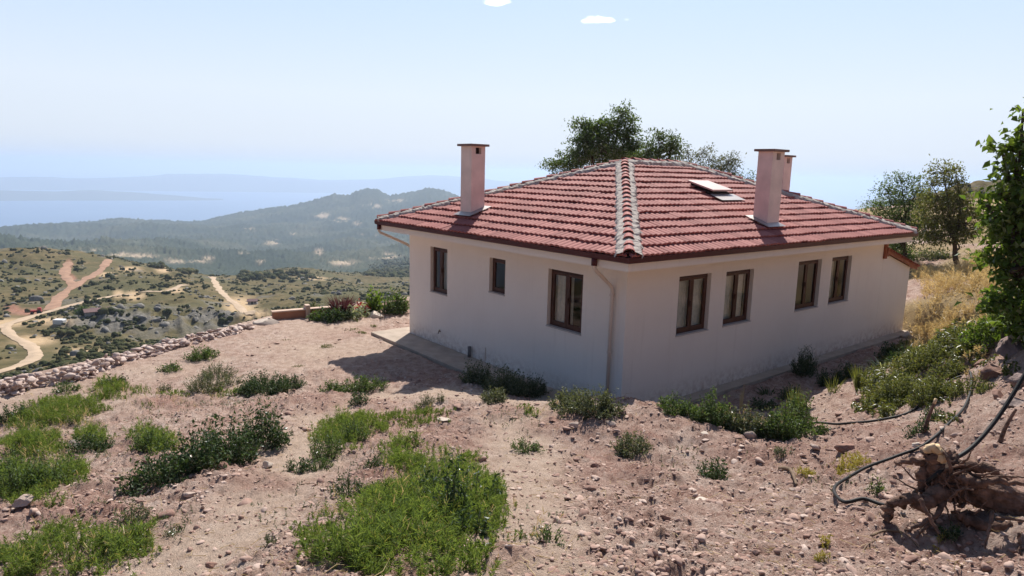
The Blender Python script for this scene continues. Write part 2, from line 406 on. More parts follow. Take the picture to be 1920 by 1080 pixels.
pth = mixc(nt, ramp(nt, n_grit, [(.6, (0, 0, 0)), (.72, (.6, .6, .6))]), pth, (.3, .19, .13))
soil = mixc(nt, attr(nt, 'path'), soil, pth)
soil = mixc(nt, attr(nt, 'heap'), soil, ramp(nt, n_fine, [(.3, (.17, .08, .062)), (.5, (.36, .21, .165)), (.7, (.54, .385, .32))]))
soil = mixc(nt, attr(nt, 'dry'), soil, ramp(nt, n_fine, [(.3, (.24, .17, .09)), (.7, (.44, .33, .18))]))
ad = N(nt, 'ShaderNodeMath', operation='ADD'); nt.links.new(n_fine, ad.inputs[0]); nt.links.new(n_grit, ad.inputs[1])
principled(nt, out, soil, .95, bump(nt, ad.outputs[0], 1.0, .03), .1)
ground = tag(link('ground', make_ground(), m_ground), 'pinkish brown stony earth sloping from the camera to the house pad', 'ground', kind='structure')

# ==================================================================== FAR TERRAIN
LAYERS = [  # (distance at each point, [(u, v) ...]) in order of distance
    (26, None, .36), (70, None, .40),
    (140, [(-700, 830), (-300, 760), (0, 722), (100, 702), (250, 672), (400, 645), (500, 628), (640, 615), (770, 610), (1000, 590), (1400, 520), (1600, 470), (1700, 448), (1850, 445), (2300, 440)], 0),
    (215, [(-700, 700), (-300, 665), (0, 642), (35, 641), (150, 638), (300, 637), (450, 625), (560, 602), (700, 592), (1000, 570), (1400, 505), (1600, 440), (1700, 405), (1850, 400), (2300, 390)], 0),
    (240, [(-700, 660), (-300, 635), (0, 616), (100, 610), (160, 599), (230, 592), (430, 594), (470, 595), (560, 588), (700, 578), (1000, 560), (1400, 498), (1600, 430), (1700, 388), (1780, 362), (1830, 351), (1920, 345), (2300, 320)], 0),
    (325, [(-700, 590), (-300, 568), (0, 562), (200, 548), (340, 538), (480, 560), (620, 553), (760, 548), (1000, 540), (1400, 500), (1600, 445), (1780, 400), (1920, 390), (2300, 380)], 0),
    (470, [(-700, 455), (-300, 462), (0, 472), (120, 477), (200, 484), (260, 497), (330, 507), (400, 520), (480, 531), (560, 537), (640, 536), (700, 540), (1000, 535), (1400, 505), (1700, 470), (2300, 460)], 0),
    (640, [(-700, 462), (-300, 470), (0, 480), (120, 486), (260, 505), (330, 514), (400, 522), (480, 516), (520, 508), (560, 507), (600, 511), (660, 517), (760, 524), (1000, 520), (1400, 500), (1700, 470), (2300, 460)], 0),
    (1150, [(-700, 480), (-300, 480), (0, 484), (200, 495), (400, 522), (480, 522), (560, 514), (640, 516), (690, 510), (720, 502), (770, 495), (1000, 480), (1400, 470), (2300, 460)], 0),
    (1900, [(-700, 470), (0, 471), (150, 474), (300, 484), (400, 492), (560, 502), (680, 497), (770, 484), (1000, 470), (2300, 455)], 0),
    (2800, [(-700, 460), (0, 452), (200, 452), (400, 452), (600, 448), (770, 436), (1000, 430), (2300, 430)], 0),
    (3900, [(-700, 470), (-300, 452), (-60, 436), (0, 430), (60, 424), (120, 418), (180, 413), (230, 408), (280, 411), (330, 415), (375, 413), (420, 404), (470, 395), (520, 385), (570, 378), (600, 370), (625, 363), (655, 363), (672, 354), (690, 350), (708, 352), (730, 365), (760, 358), (800, 348), (825, 352), (845, 360), (865, 366), (900, 377), (1000, 405), (1200, 440), (2300, 450)], 0)]
ROAD_PX = [([(-60, 632), (-20, 620), (0, 613), (30, 604), (60, 594), (95, 584), (130, 574), (180, 562), (235, 553), (290, 547), (330, 540), (348, 535)], 4.6, 0, 'pale dirt road crossing the scrub hill from the left edge'),
    ([(18, 606), (12, 618), (22, 630), (45, 642), (62, 655), (66, 668), (52, 680), (20, 692), (-30, 706)], 4.2, 0, 'pale dirt track bending down towards the stone wall'),
    ([(97, 582), (103, 570), (118, 552), (140, 537), (165, 522), (188, 508), (200, 493), (204, 487)], 6.0, 1, 'orange dirt track climbing straight up the scrub hill'),
    ([(140, 536), (130, 527), (122, 515), (124, 503), (130, 492)], 6.0, 1, 'short red dirt track branching off the orange one'),
    ([(398, 520), (405, 533), (415, 548), (430, 562), (450, 578), (470, 592)], 5.0, 0, 'narrow tan track running down past the tiny hut')]
def hill_grid():
    azs = np.radians(np.arange(-50, 50.01, .11)); lr = np.arange(math.log(26), math.log(5600), .0085)
    keys = []; lrs = []
    for d, pts, q in LAYERS:
        if pts is None: keys.append(np.full(azs.shape, q))
        else:
            aq = np.array([az_q(*p) for p in pts]); keys.append(np.interp(azs, aq[:, 0], aq[:, 1]))
        lrs.append(math.log(d))
    z = [CAMZ - k * math.exp(l) for k, l in zip(keys, lrs)]
    for d, zz in ((4400, np.minimum(z[-1] - 110, -390)), (5600, np.full(azs.shape, -560.))):
        keys.append((CAMZ - zz) / d); lrs.append(math.log(d))
    K = np.array(keys); out = np.empty((len(lr), len(azs)))
    for j in range(len(azs)): out[:, j] = np.interp(lr, lrs, K[:, j])
    ker = np.array([1, 2, 3, 2, 1]) / 9.
    sm = np.apply_along_axis(lambda c: np.convolve(np.pad(c, 2, mode='edge'), ker, 'valid'), 0, out)
    cliffz = (lr > math.log(205)) & (lr < math.log(255))
    sm[cliffz] = out[cliffz] * .7 + sm[cliffz] * .3
    A, L = np.meshgrid(azs, lr); r = np.exp(L); x, y = np.sin(A) * r, np.cos(A) * r
    zz = CAMZ - sm * r
    keep = np.ones(r.shape)
    def base_hit(u, v):
        ry = ray(u, v); h = math.hypot(ry[0], ry[1]); a = (math.atan2(ry[0], ry[1]) - azs[0]) / (azs[1] - azs[0]); j = int(np.clip(round(a), 0, len(azs) - 1)); zr = CAMZ + ry[2] / h * r[:, j]
        k = np.nonzero((zr < zz[:, j]) & (r[:, j] > 90))[0]; k = k[0] if len(k) else len(lr) - 1; return x[k, j], y[k, j]
    near = (r < 620) & (r > 90)
    for pxs, w, *_ in ROAD_PX:
        q = spline(np.array([[*base_hit(*p), 0] for p in pxs]), 22 * len(pxs))[:, :2]; d = np.full(near.sum(), 1e9)
        for p in q: d = np.minimum(d, np.hypot(x[near] - p[0], y[near] - p[1]))
        keep[near] = np.minimum(keep[near], .12 + .88 * sstep(w * .7, w * 3.5, d))
    amp = np.clip(r / 330, .35, 1.0) * sstep(24, 80, r) * keep
    far = sstep(900, 1800, r)
    zz += amp * (1 - far) * (3.0 * fbm(x, y, .013, 4, 91) * sstep(120, 260, r) + .9 * ridged(x, y, .05, 4, 95)) + far * (28 * ridged(x, y, .0011, 3, 107) * sstep(1100, 1700, r) * sstep(3750, 3100, r) + 3.5 * np.random.default_rng(9).normal(size=r.shape) * sstep(4200, 3900, r) + 7 * fbm(x, y, .0045, 4, 101) + 3.2 * fbm(x, y, .03, 3, 103)) * sstep(0, 1, (4300 - r) / 500 + .4)
    rocky = np.exp(-((r - 228) / 16) ** 2)
    zz += rocky * keep * 1.6 * ridged(x, y, .11, 4, 111)
    return azs, lr, x, y, zz
H_az, H_lr, H_x, H_y, H_z = hill_grid()
def hill_z(x, y):
    a = (np.arctan2(x, y) - H_az[0]) / (H_az[1] - H_az[0]); l = (np.log(np.hypot(x, y)) - H_lr[0]) / (H_lr[1] - H_lr[0])
    a = np.clip(a, 0, len(H_az) - 1.001); l = np.clip(l, 0, len(H_lr) - 1.001); i, j = l.astype(int), a.astype(int); u, v = l - i, a - j
    return (H_z[i, j] * (1 - u) * (1 - v) + H_z[i + 1, j] * u * (1 - v) + H_z[i, j + 1] * (1 - u) * v + H_z[i + 1, j + 1] * u * v)
def ray_hill(u, v, dmin=85, dmax=5000):
    r = ray(u, v); r = r / math.hypot(r[0], r[1]); d = np.exp(np.linspace(math.log(dmin), math.log(dmax), 2500))
    g = hill_z(r[0] * d, r[1] * d); z = CAMZ + r[2] * d; k = np.nonzero(z < g)[0]
    k = k[0] if len(k) else len(d) - 1
    return CAM + r * d[k]
def soft_ellipses(uu, vv, ells):
    m = np.zeros(uu.shape)
    for u, v, a, b in ells:
        m = np.maximum(m, sstep(1.5, .35, np.hypot((uu - u) / a, (vv - v) / b)))
    return m
def to_px(x, y, z):
    X = np.stack([x, y, z - CAMZ], -1); d = X @ fw
    return 960 + F_PX * (X @ rt) / d, 540 - F_PX * (X @ up) / d
uu, vv = to_px(H_x.ravel(), H_y.ravel(), H_z.ravel()); rr = np.hypot(H_x, H_y).ravel(); hx, hy = H_x.ravel(), H_y.ravel()
wob = 6 * fbm(hx, hy, .02, 3, 121)
# where the slope's own soil lies bare (surveyed patches), in three soils
earth_t = soft_ellipses(uu + wob, vv + wob * .4, [(105, 603, 50, 8), (255, 556, 22, 9), (225, 553, 12, 8), (240, 503, 22, 4), (305, 507, 16, 4), (452, 575, 30, 18), (480, 590, 26, 10), (20, 605, 40, 10), (200, 515, 20, 5), (330, 545, 18, 6), (70, 640, 40, 10), (150, 660, 40, 8), (590, 522, 30, 2.5)]) * (rr < 900)
earth_r = soft_ellipses(uu + wob, vv + wob * .4, [(45, 583, 34, 7), (20, 578, 14, 9), (128, 500, 7, 14), (134, 522, 9, 7)]) * (rr < 900)
clear = soft_ellipses(uu, vv, [(160, 469, 12, 2.5), (225, 477, 22, 4), (260, 480, 30, 4), (300, 483, 20, 3), (350, 490, 40, 4), (390, 484, 12, 3), (328, 492, 12, 2.5), (510, 455, 14, 5), (598, 471, 9, 5), (490, 491, 9, 3), (465, 431, 14, 2.5), (550, 437, 5, 2), (605, 404, 14, 6), (640, 412, 16, 4), (672, 418, 10, 3), (700, 386, 20, 3), (640, 492, 30, 5), (720, 480, 30, 5), (690, 440, 16, 3), (180, 470, 12, 2), (740, 376, 18, 3), (460, 474, 12, 2)]) * (rr > 900) * sstep(-.1, .4, fbm(hx, hy, .016, 4, 131) + .12) * .95
m_hill, nt, out = mat('scrub_slope')
g1 = noise(nt, .02, 5, .6); g2 = noise(nt, .16, 5, .65); g3 = noise(nt, .9, 4, .7); f1 = noise(nt, .004, 5, .6); f2 = noise(nt, .05, 4, .7)
near = ramp(nt, g2, [(.3, (.068, .060, .028)), (.5, (.12, .096, .046)), (.66, (.195, .142, .075)), (.8, (.26, .195, .12))])
near = mixc(nt, ramp(nt, g1, [(.42, (0, 0, 0)), (.6, (.8, .8, .8))]), near, ramp(nt, g3, [(.3, (.058, .062, .030)), (.7, (.125, .112, .055))]))
farc = ramp(nt, f1, [(.35, (.030, .042, .030)), (.5, (.046, .058, .038)), (.66, (.085, .088, .056))])
farc = mixc(nt, ramp(nt, f2, [(.45, (0, 0, 0)), (.65, (.7, .7, .7))]), farc, (.032, .045, .024))
c = mixc(nt, attr(nt, 'far'), near, farc)
c = mixc(nt, attr(nt, 'earth_t'), c, ramp(nt, g3, [(.3, (.36, .25, .14)), (.7, (.52, .38, .24))]))
c = mixc(nt, attr(nt, 'earth_r'), c, ramp(nt, g3, [(.3, (.22, .10, .065)), (.7, (.36, .20, .14))]))
c = mixc(nt, attr(nt, 'clear'), c, ramp(nt, f2, [(.3, (.28, .23, .13)), (.6, (.5, .38, .28))]))
rk = ramp(nt, g3, [(.3, (.07, .068, .06)), (.6, (.19, .175, .155)), (.8, (.34, .315, .285))])
c = mixc(nt, attr(nt, 'rock'), c, rk)
principled(nt, out, c, .95, bump(nt, g3, .7, .5), .05)
na, nl = len(H_az), len(H_lr); i = np.arange((nl - 1) * (na - 1)); r_, c_ = i // (na - 1), i % (na - 1); a_ = r_ * na + c_
me = np_mesh('hillside', np.stack([hx, hy, H_z.ravel()], 1), np.stack([a_, a_ + 1, a_ + na + 1, a_ + na], 1), True)
rockm = np.exp(-((rr - 228) / 14) ** 2) * sstep(90, 170, uu) * sstep(520, 440, uu) * sstep(-.5, .1, fbm(hx, hy, .09, 3, 141))
rockm = np.maximum(rockm, sstep(.5, .75, fbm(hx, hy, .05, 4, 151)) * (rr < 560) * .6)
for n_, v_ in (('far', sstep(750, 1100, rr + 60 * fbm(hx, hy, .01, 3, 155))), ('earth_t', earth_t), ('earth_r', earth_r), ('clear', clear), ('rock', rockm)): add_attr(me, n_, v_)
tag(link('hillside', me, m_hill), 'scrub covered spur and hazy wooded ridge running down to the sea', 'hills', kind='structure')

# dirt roads: strips laid on the slope
m_road = simple('dirt_road', (.42, .31, .21), .95, .15, .3, .05)
m_road_red = simple('red_dirt_road', (.31, .18, .115), .95, .2, .3, .05)
def road(pxs, w, m, label, lift=.35):
    P = np.array([ray_hill(*p) for p in pxs]); P = spline(P, 40 * len(pxs)); T = np.gradient(P[:, :2], axis=0); T /= np.linalg.norm(T, axis=1)[:, None] + 1e-9
    S = np.stack([T[:, 1], -T[:, 0]], 1); wob = w * .66 * (1 + .45 * fbm(P[:, 0], P[:, 1], .07, 3, 160)); rows = []
    zc = np.convolve(np.pad(hill_z(P[:, 0], P[:, 1]), 4, mode='edge'), np.ones(9) / 9, 'valid')
    for k in np.linspace(-.5, .5, 7):
        xy = P[:, :2] + S * (k * wob)[:, None]; z = np.maximum(hill_z(xy[:, 0], xy[:, 1]), zc * .6 + hill_z(xy[:, 0], xy[:, 1]) * .4) + lift * (1 - abs(k) * 1.2)
        rows.append(np.c_[xy, z])
    V = np.stack(rows, 1).reshape(-1, 3); n = len(P); q = np.arange((n - 1) * 6); i, j = q // 6, q % 6; a = i * 7 + j
    return tag(link('dirt_road', np_mesh('dirt_road', V, np.stack([a, a + 1, a + 8, a + 7], 1), True), m), label, 'road', kind='structure')
for pxs, w, red_, lab in ROAD_PX: road(pxs, w, m_road_red if red_ else m_road, lab)

# unseen slope added behind and beside the camera to cut ambient light and reflections
azs = np.radians(np.arange(49, 311.1, 2.)); rs = np.exp(np.linspace(math.log(50), math.log(270), 40)); A, Rr = np.meshgrid(azs, rs)
slope = np.interp(np.degrees(A), [49, 90, 140, 180, 230, 280, 311], [-.03, .12, .25, .28, .12, -.16, -.19]); base0 = np.interp(np.degrees(A), [49, 90, 140, 180, 230, 280, 311], [2, 5, 8, 6, 0, -8, -10])
x, y = np.sin(A) * Rr, np.cos(A) * Rr; z = base0 + slope * (Rr - 50) + np.clip(Rr / 40, 0, 4) * fbm(x, y, .02, 4, 181)
na, nr = len(azs), len(rs); i = np.arange((nr - 1) * (na - 1)); r_, c_ = i // (na - 1), i % (na - 1); a_ = r_ * na + c_
me = np_mesh('unseen_slope', np.stack([x.ravel(), y.ravel(), z.ravel()], 1), np.stack([a_, a_ + 1, a_ + na + 1, a_ + na], 1), True)
tag(link('unseen_slope', me, m_hill), 'unseen scrub slope added behind the viewer to block low light', 'hills', kind='structure')

# sea and far shores
m_sea, nt, out = mat('sea_water')
principled(nt, out, ramp(nt, noise(nt, .0008, 3), [(.35, (.03, .085, .19)), (.65, (.045, .115, .23))]), .35, bump(nt, noise(nt, .05, 3), .15, 2), .5)
me = np_mesh('sea', [(-60000, 2500, -478), (60000, 2500, -478), (60000, 39000, -478), (-60000, 39000, -478)], [(0, 1, 2, 3)])
tag(link('sea', me, m_sea), 'hazy blue sea beyond the ridge', 'sea', kind='structure')
m_shore = simple('far_shore', (.09, .10, .075), .95, .2, .0006)
def shore(name, pts, d, depth, label):
    """distant land: a mountain ridge standing in the sea, crest through the given points"""
    C_ = np.array([at_dist(u, v, d) for u, v in pts]); xs = np.linspace(0, len(pts) - 1, 26 * len(pts)); Cc = np.stack([np.interp(xs, range(len(pts)), C_[:, k]) for k in range(3)], 1)
    Cc[:, 2] += 22 * fbm(xs, xs * 0, .7, 4, 171) * np.clip((Cc[:, 2] + 470) / 200, 0, 1); prof = [(-1, 0), (-.7, .12), (-.45, .35), (-.2, .75), (0, 1), (.3, .7), (.7, .2), (1, 0)]; V = []
    for c in Cc:
        n = c[:2] / np.linalg.norm(c[:2])
        for k, h in prof: V.append((c[0] + n[0] * depth * k, c[1] + n[1] * depth * k, -500 + (c[2] + 500) * h + 18 * math.sin(c[0] * .002 + k * 5) * h * (1 - abs(k))))
    m = len(prof); F = [(i * m + j, i * m + j + 1, (i + 1) * m + j + 1, (i + 1) * m + j) for i in range(len(Cc) - 1) for j in range(m - 1)]
    return tag(link(name, np_mesh(name, V, F, True), m_shore), label, 'mountains', kind='structure')
shore('far_mountains', [(-200, 336), (-40, 334), (60, 333), (130, 335), (200, 333), (250, 329), (300, 327), (345, 325), (400, 326), (460, 329), (520, 333), (600, 336), (700, 336), (780, 331), (840, 328), (900, 334), (1000, 345), (1100, 352)], 15000, 1800, 'faint blue mountains across the sea')
shore('far_coast', [(-200, 356), (0, 357), (110, 361), (180, 359), (240, 362), (330, 366), (420, 372)], 10500, 700, 'low hazy strip of coast in the sea')
shore('headland', [(1570, 420), (1590, 402), (1605, 390), (1622, 380), (1645, 372), (1700, 366), (1800, 360), (1900, 356)], 7000, 600, 'bluish headland behind the right hand trees')

# ------------------------------------------------------------------ haze: one closed box of even thin air
def add_haze():
    m, nt, out = mat('haze_air')
    v = N(nt, 'ShaderNodeVolumePrincipled')
    v.inputs['Color'].default_value = (.64, .78, 1.0, 1)
    v.inputs['Density'].default_value = 1.25e-4
    v.inputs['Anisotropy'].default_value = .25
    nt.links.new(v.outputs[0], out.inputs['Volume'])
    b = MB(); b.box((-42000, -330, -585), (42000, 41000, 84))
    tag(b.build('haze', m), 'pale blue summer haze over the valley and sea', 'haze', kind='stuff')
add_haze()

# ==================================================================== HOUSE (local axes: x along the right wall, y along the left wall)
m_plaster, nt, out = mat('cream_plaster')
c = ramp(nt, noise(nt, .9, 5, .6), [(.3, (.80, .725, .655)), (.7, (.84, .77, .70))])
c = mixc(nt, ramp(nt, noise(nt, 3.5, 6, .7), [(.55, (0, 0, 0)), (.8, (.2, .2, .2))]), c, (.62, .53, .47))
g = N(nt, 'ShaderNodeTexCoord'); mp = N(nt, 'ShaderNodeMapping'); mp.inputs['Scale'].default_value = (6, 6, .35); nt.links.new(g.outputs['Object'], mp.inputs[0])
c = mixc(nt, ramp(nt, noise(nt, 1, 5, .7, mp.outputs[0]), [(.56, (0, 0, 0)), (.8, (.28, .28, .28))]), c, (.55, .47, .41))
sp = N(nt, 'ShaderNodeSeparateXYZ'); nt.links.new(g.outputs['Object'], sp.inputs[0])
spl = ramp(nt, sp.outputs[2], [(0, (.85, .85, .85)), (.16, (.5, .5, .5)), (.5, (0, 0, 0))])
spn = N(nt, 'ShaderNodeMath', operation='MULTIPLY'); nt.links.new(spl, spn.inputs[0]); nt.links.new(ramp(nt, noise(nt, 7, 5, .7), [(.4, (0, 0, 0)), (.62, (1, 1, 1))]), spn.inputs[1])
c = mixc(nt, spn.outputs[0], c, (.42, .30, .235))                   # mud splashed along the foot of the wall
principled(nt, out, c, .9, bump(nt, noise(nt, 60, 4, .6), .25, .006), .15)
m_chim = simple('chimney_plaster', (.74, .61, .55), .9, .12, 2.5, .006)
m_white = simple('white_sill', (.50, .45, .42), .8, .05)
m_brown = simple('brown_frame', (.075, .028, .018), .45, .25, 5)
m_fascia = simple('gutter_brown', (.075, .016, .018), .45, .15, 2, 0, .3)
m_wood = simple('stained_board', (.27, .09, .045), .6, .25, 6)
m_conc = simple('concrete', (.40, .325, .26), .95, .15, 3, .008)
m_cap = simple('chimney_slab', (.20, .135, .115), .9, .15, 4, .006)
m_black = simple('near_black', (.03, .022, .02), .95)  # near-black, shared by chimney openings, hut openings and the hatch kerb
m_pipe = simple('cream_pipe', (.62, .52, .45), .5, .06, 3)
m_metal = simple('flashing', (.40, .36, .34), .4, .1, 4, 0, .5, .3)
m_mortar = simple('ridge_mortar', (.42, .37, .33), .95, .28, 9, .03)
m_dark = simple('room_dark', (.10, .085, .075), .9)
m_curtain = simple('net_curtain', (.80, .75, .68), .9, .12, 14, .02)
m_tile, nt, out = mat('clay_tile')
gi = N(nt, 'ShaderNodeNewGeometry'); at_ = N(nt, 'ShaderNodeAttribute'); at_.attribute_name = 'tile'
base = ramp(nt, at_.outputs['Fac'], [(0, (.265, .078, .069)), (.5, (.345, .112, .098)), (1, (.425, .165, .142))])
c = mixc(nt, ramp(nt, noise(nt, 1.3, 5, .6), [(.4, (0, 0, 0)), (.7, (.5, .5, .5))]), base, (.27, .095, .082))
c = mixc(nt, ramp(nt, noise(nt, 26, 4, .7), [(.58, (0, 0, 0)), (.75, (.3, .3, .3))]), c, (.34, .20, .17))
principled(nt, out, c, .75, bump(nt, noise(nt, 90, 3), .2, .004), .2)
m_glass, nt, out = mat('window_glass')
tr = N(nt, 'ShaderNodeBsdfTransparent'); tr.inputs[0].default_value = (.80, .82, .80, 1)
gl = N(nt, 'ShaderNodeBsdfGlossy'); gl.inputs['Roughness'].default_value = .03
lw_ = N(nt, 'ShaderNodeLayerWeight'); lw_.inputs[0].default_value = .5; fr = N(nt, 'ShaderNodeMapRange'); nt.links.new(lw_.outputs['Facing'], fr.inputs[0]); fr.inputs[3].default_value = .035; fr.inputs[4].default_value = .30; fr.inputs[1].default_value = .25
mx = N(nt, 'ShaderNodeMixShader'); nt.links.new(fr.outputs[0], mx.inputs[0]); nt.links.new(tr.outputs[0], mx.inputs[1]); nt.links.new(gl.outputs[0], mx.inputs[2]); nt.links.new(mx.outputs[0], out.inputs[0])

house = tag(empty('house', (CX, CY, 0), YAW), 'cream single storey house with a red tiled hip roof and brown windows', 'house')
SW, TW, WZ = 11.12, 8.07, 3.0
WL = [(6.15, 6.97, 1.44, 2.66), (3.72, 4.33, 1.83, 2.66), (1.17, 2.23, 1.41, 2.655)]       # left wall: y0 y1 z0 z1
WR = [(1.59, 2.69, 1.41, 2.65), (3.24, 4.33, 1.41, 2.63), (6.31, 7.47, 1.41, 2.66), (8.02, 9.13, 1.41, 2.66)]
REV = .13
def wall_grid(a0, a1, wins, P):
    """sheet of wall from a0 to a1 with openings and their reveals; P(a, depth, z) -> local point"""
    b = MB(); xs = sorted({a0, a1, *[w[0] for w in wins], *[w[1] for w in wins]}); zs = sorted({-.3, WZ, *[w[2] for w in wins], *[w[3] for w in wins]})
    for x0, x1 in zip(xs[:-1], xs[1:]):
        for z0, z1 in zip(zs[:-1], zs[1:]):
            xm, zm = (x0 + x1) / 2, (z0 + z1) / 2
            if any(w[0] < xm < w[1] and w[2] < zm < w[3] for w in wins): continue
            b.quad(P(x0, 0, z0), P(x1, 0, z0), P(x1, 0, z1), P(x0, 0, z1)); b.quad(P(x0, .24, z0), P(x1, .24, z0), P(x1, .24, z1), P(x0, .24, z1))
    for x0, x1, z0, z1 in wins:
        for p in ((x0, z0, x1, z0), (x1, z0, x1, z1), (x1, z1, x0, z1), (x0, z1, x0, z0)):
            b.quad(P(p[0], 0, p[1]), P(p[2], 0, p[3]), P(p[2], .24, p[3]), P(p[0], .24, p[1]))
    return b
PL = lambda a, d, z: (d, a, z)
PR = lambda a, d, z: (a, d, z)
wall_grid(0, TW, WL, PL).build('wall', m_plaster, house)
wall_grid(0, SW, WR, PR).build('wall', m_plaster, house)
wall_grid(0, TW, [], lambda a, d, z: (SW - d, a, z)).build('wall', m_plaster, house)
wall_grid(0, SW, [], lambda a, d, z: (a, TW - d, z)).build('wall', m_plaster, house)
b = MB(); b.box((.25, .25, 0), (SW - .25, TW - .25, .03)); b.box((.25, 3.3, .03), (SW - .25, 3.4, 2.98)); b.box((3.3, .25, .03), (3.4, 3.29, 2.98)); b.box((5.2, .25, .03), (5.3, 3.29, 2.98)); b.build('interior', m_dark, house)
def pbox(b, P, a0, a1, d0, d1, z0, z1):
    q = [P(a0, d0, z0), P(a1, d1, z1)]; b.box([min(q[0][i], q[1][i]) for i in range(3)], [max(q[0][i], q[1][i]) for i in range(3)])
def window(P, w, sashes, curtain=None, fw_=.055, label=None):
    a0, a1, z0, z1 = w; b = MB(); d0, d1 = REV - .03, REV + .04
    pbox(b, P, a0, a1, d0, d1, z0, z0 + fw_); pbox(b, P, a0, a1, d0, d1, z1 - fw_, z1)
    pbox(b, P, a0, a0 + fw_, d0, d1, z0 + fw_, z1 - fw_); pbox(b, P, a1 - fw_, a1, d0, d1, z0 + fw_, z1 - fw_)
    fr_ = b.build('window', m_brown, house)
    if label: fr_['label'] = label
    ws = (a1 - a0 - 2 * fw_) / sashes
    for k in range(sashes):
        s0, s1 = a0 + fw_ + k * ws, a0 + fw_ + (k + 1) * ws; f2 = .062; c0, c1 = z0 + fw_, z1 - fw_; e = .003
        b = MB(); d2, d3 = d0 - .018, d0 + .03
        pbox(b, P, s0 + e, s1 - e, d2, d3, c0 + e, c0 + f2); pbox(b, P, s0 + e, s1 - e, d2, d3, c1 - f2, c1 - e); pbox(b, P, s0 + e, s0 + f2, d2, d3, c0 + f2, c1 - f2); pbox(b, P, s1 - f2, s1 - e, d2, d3, c0 + f2, c1 - f2)
        if k == 0 and sashes > 1: pbox(b, P, s1 - .045, s1 - .025, d2 - .03, d2 - .002, (z0 + z1) / 2 - .06, (z0 + z1) / 2 + .06)
        b.build('sash', m_brown, fr_)
        b = MB(); b.quad(P(s0 + f2 - .01, d0 + .006, c0 + f2 - .01), P(s1 - f2 + .01, d0 + .006, c0 + f2 - .01), P(s1 - f2 + .01, d0 + .006, c1 - f2 + .01), P(s0 + f2 - .01, d0 + .006, c1 - f2 + .01)); b.build('pane', m_glass, fr_)
    b = MB(); pbox(b, P, a0 - .01, a1 + .01, -.02, REV - .035, z0 - .022, z0 + .004); b.build('sill', m_white, fr_)
    if curtain:
        for c0, c1 in curtain:
            n = 40; A = np.linspace(a0 + (a1 - a0) * c0, a0 + (a1 - a0) * c1, n); V = []
            for zz in (z0 + .02, z1 + .02):
                for a in A: V.append(P(a, .205 + .018 * math.sin(a * 62) + .01 * math.sin(a * 151), zz))
            b = MB(); b.add(V, [(i, i + 1, n + i + 1, n + i) for i in range(n - 1)]); b.build('curtain', m_curtain, fr_, True)
window(PL, WL[0], 2, [(.1, .62)]); window(PL, WL[1], 1, None); window(PL, WL[2], 2, [(.45, 1.0)])
window(PR, WR[0], 2, [(0, .95)]); window(PR, WR[1], 2, [(0, .9)]); window(PR, WR[2], 2, None); window(PR, WR[3], 2, [(.3, .55)])

# eaves slab, gutter, roof
EX0, EX1, EY0, EY1, EZ = -.80, 11.45, -.72, 8.60, 3.25
AP0, AP1, RZ = np.array([4.25, 4.04]), np.array([6.75, 4.04]), 4.97
b = MB(); b.box((EX0 + .11, EY0 + .11, 2.995), (EX1 - .11, EY1 - .11, 3.20)); b.build('eaves_slab', m_plaster, house)
prof = [(-.105, 3.18), (-.02, 3.15), (0, 3.165), (.012, 3.256), (-.008, 3.26), (-.02, 3.18), (-.09, 3.20), (-.09, 3.24), (-.105, 3.24)]
V = []; n = len(prof)
for cx_, cy_, sx, sy in ((EX0, EY0, -1, -1), (EX1, EY0, 1, -1), (EX1, EY1, 1, 1), (EX0, EY1, -1, 1)):
    V += [(cx_ + sx * o, cy_ + sy * o, z) for o, z in prof]
MB().add(V, [(c * n + k, c * n + (k + 1) % n, ((c + 1) % 4) * n + (k + 1) % n, ((c + 1) % 4) * n + k) for c in range(4) for k in range(n)]).build('gutter', m_fascia, house)
def roof_slope(P0, P1, R0, R1, seed):
    """one slope of interlocking wavy tiles: rows step over each other; cut along the hips"""
    P0, P1, R0, R1 = [np.array(p, float) for p in (P0, P1, R0, R1)]; ea = (P1 - P0) / np.linalg.norm(P1 - P0); La = np.linalg.norm(P1 - P0)
    eb = R0 - P0; eb = eb - ea * (eb @ ea); Lb = np.linalg.norm(eb); eb /= Lb; nn = np.cross(ea, eb); rows = 14; per = .150; r = np.random.default_rng(seed)
    na_ = int(La / per * 8); A = np.linspace(0, La, na_ + 1); wave = .034 * np.abs(np.sin(math.pi * A / per)) ** .65; tilew = per * 2; V = []; T = []; F = []
    for k in range(rows):
        b0, b1 = Lb * k / rows - (.05 if k == 0 else .035), Lb * (k + 1) / rows + .01
        tid = np.floor(A / tilew + (k % 2) * .5).astype(int); ra = r.uniform(0, 1, tid.max() + 2); j1 = r.normal(0, .004, tid.max() + 2); j2 = r.normal(0, .008, tid.max() + 2)
        base = len(V)
        for bb, h in ((b0 + .05, .016), (b0, .030), (b0, .056), (b1, .008)):
            P = P0 + np.outer(A, ea) + (eb * bb)[None] + np.outer(eb[None].repeat(len(A), 0)[:, 0] * 0 + j2[tid], eb) + np.outer(wave * (1 if h > .05 or h < .01 else .6) + h + j1[tid] + (.012 * np.sin(A * .7 + k) if k < 0 else 0), nn)
            V += list(P); T += list(ra[tid])
        m = len(A)
        for q in range(3):
            o = base + q * m; F.append(np.stack([np.arange(m - 1) + o, np.arange(1, m) + o, np.arange(1, m) + o + m, np.arange(m - 1) + o + m], 1))
    return np.array(V), np.concatenate(F), np.array(T)
c3 = lambda x, y, z: (x, y, z)
E00, E10, E11, E01 = (EX0 + .06, EY0 + .06, EZ - .01), (EX1 - .06, EY0 + .06, EZ - .01), (EX1 - .06, EY1 - .06, EZ - .01), (EX0 + .06, EY1 - .06, EZ - .01)
A0, A1 = (*AP0, RZ), (*AP1, RZ)
parts = []
bmr = bmesh.new(); tl = bmr.verts.layers.float.new('tile')
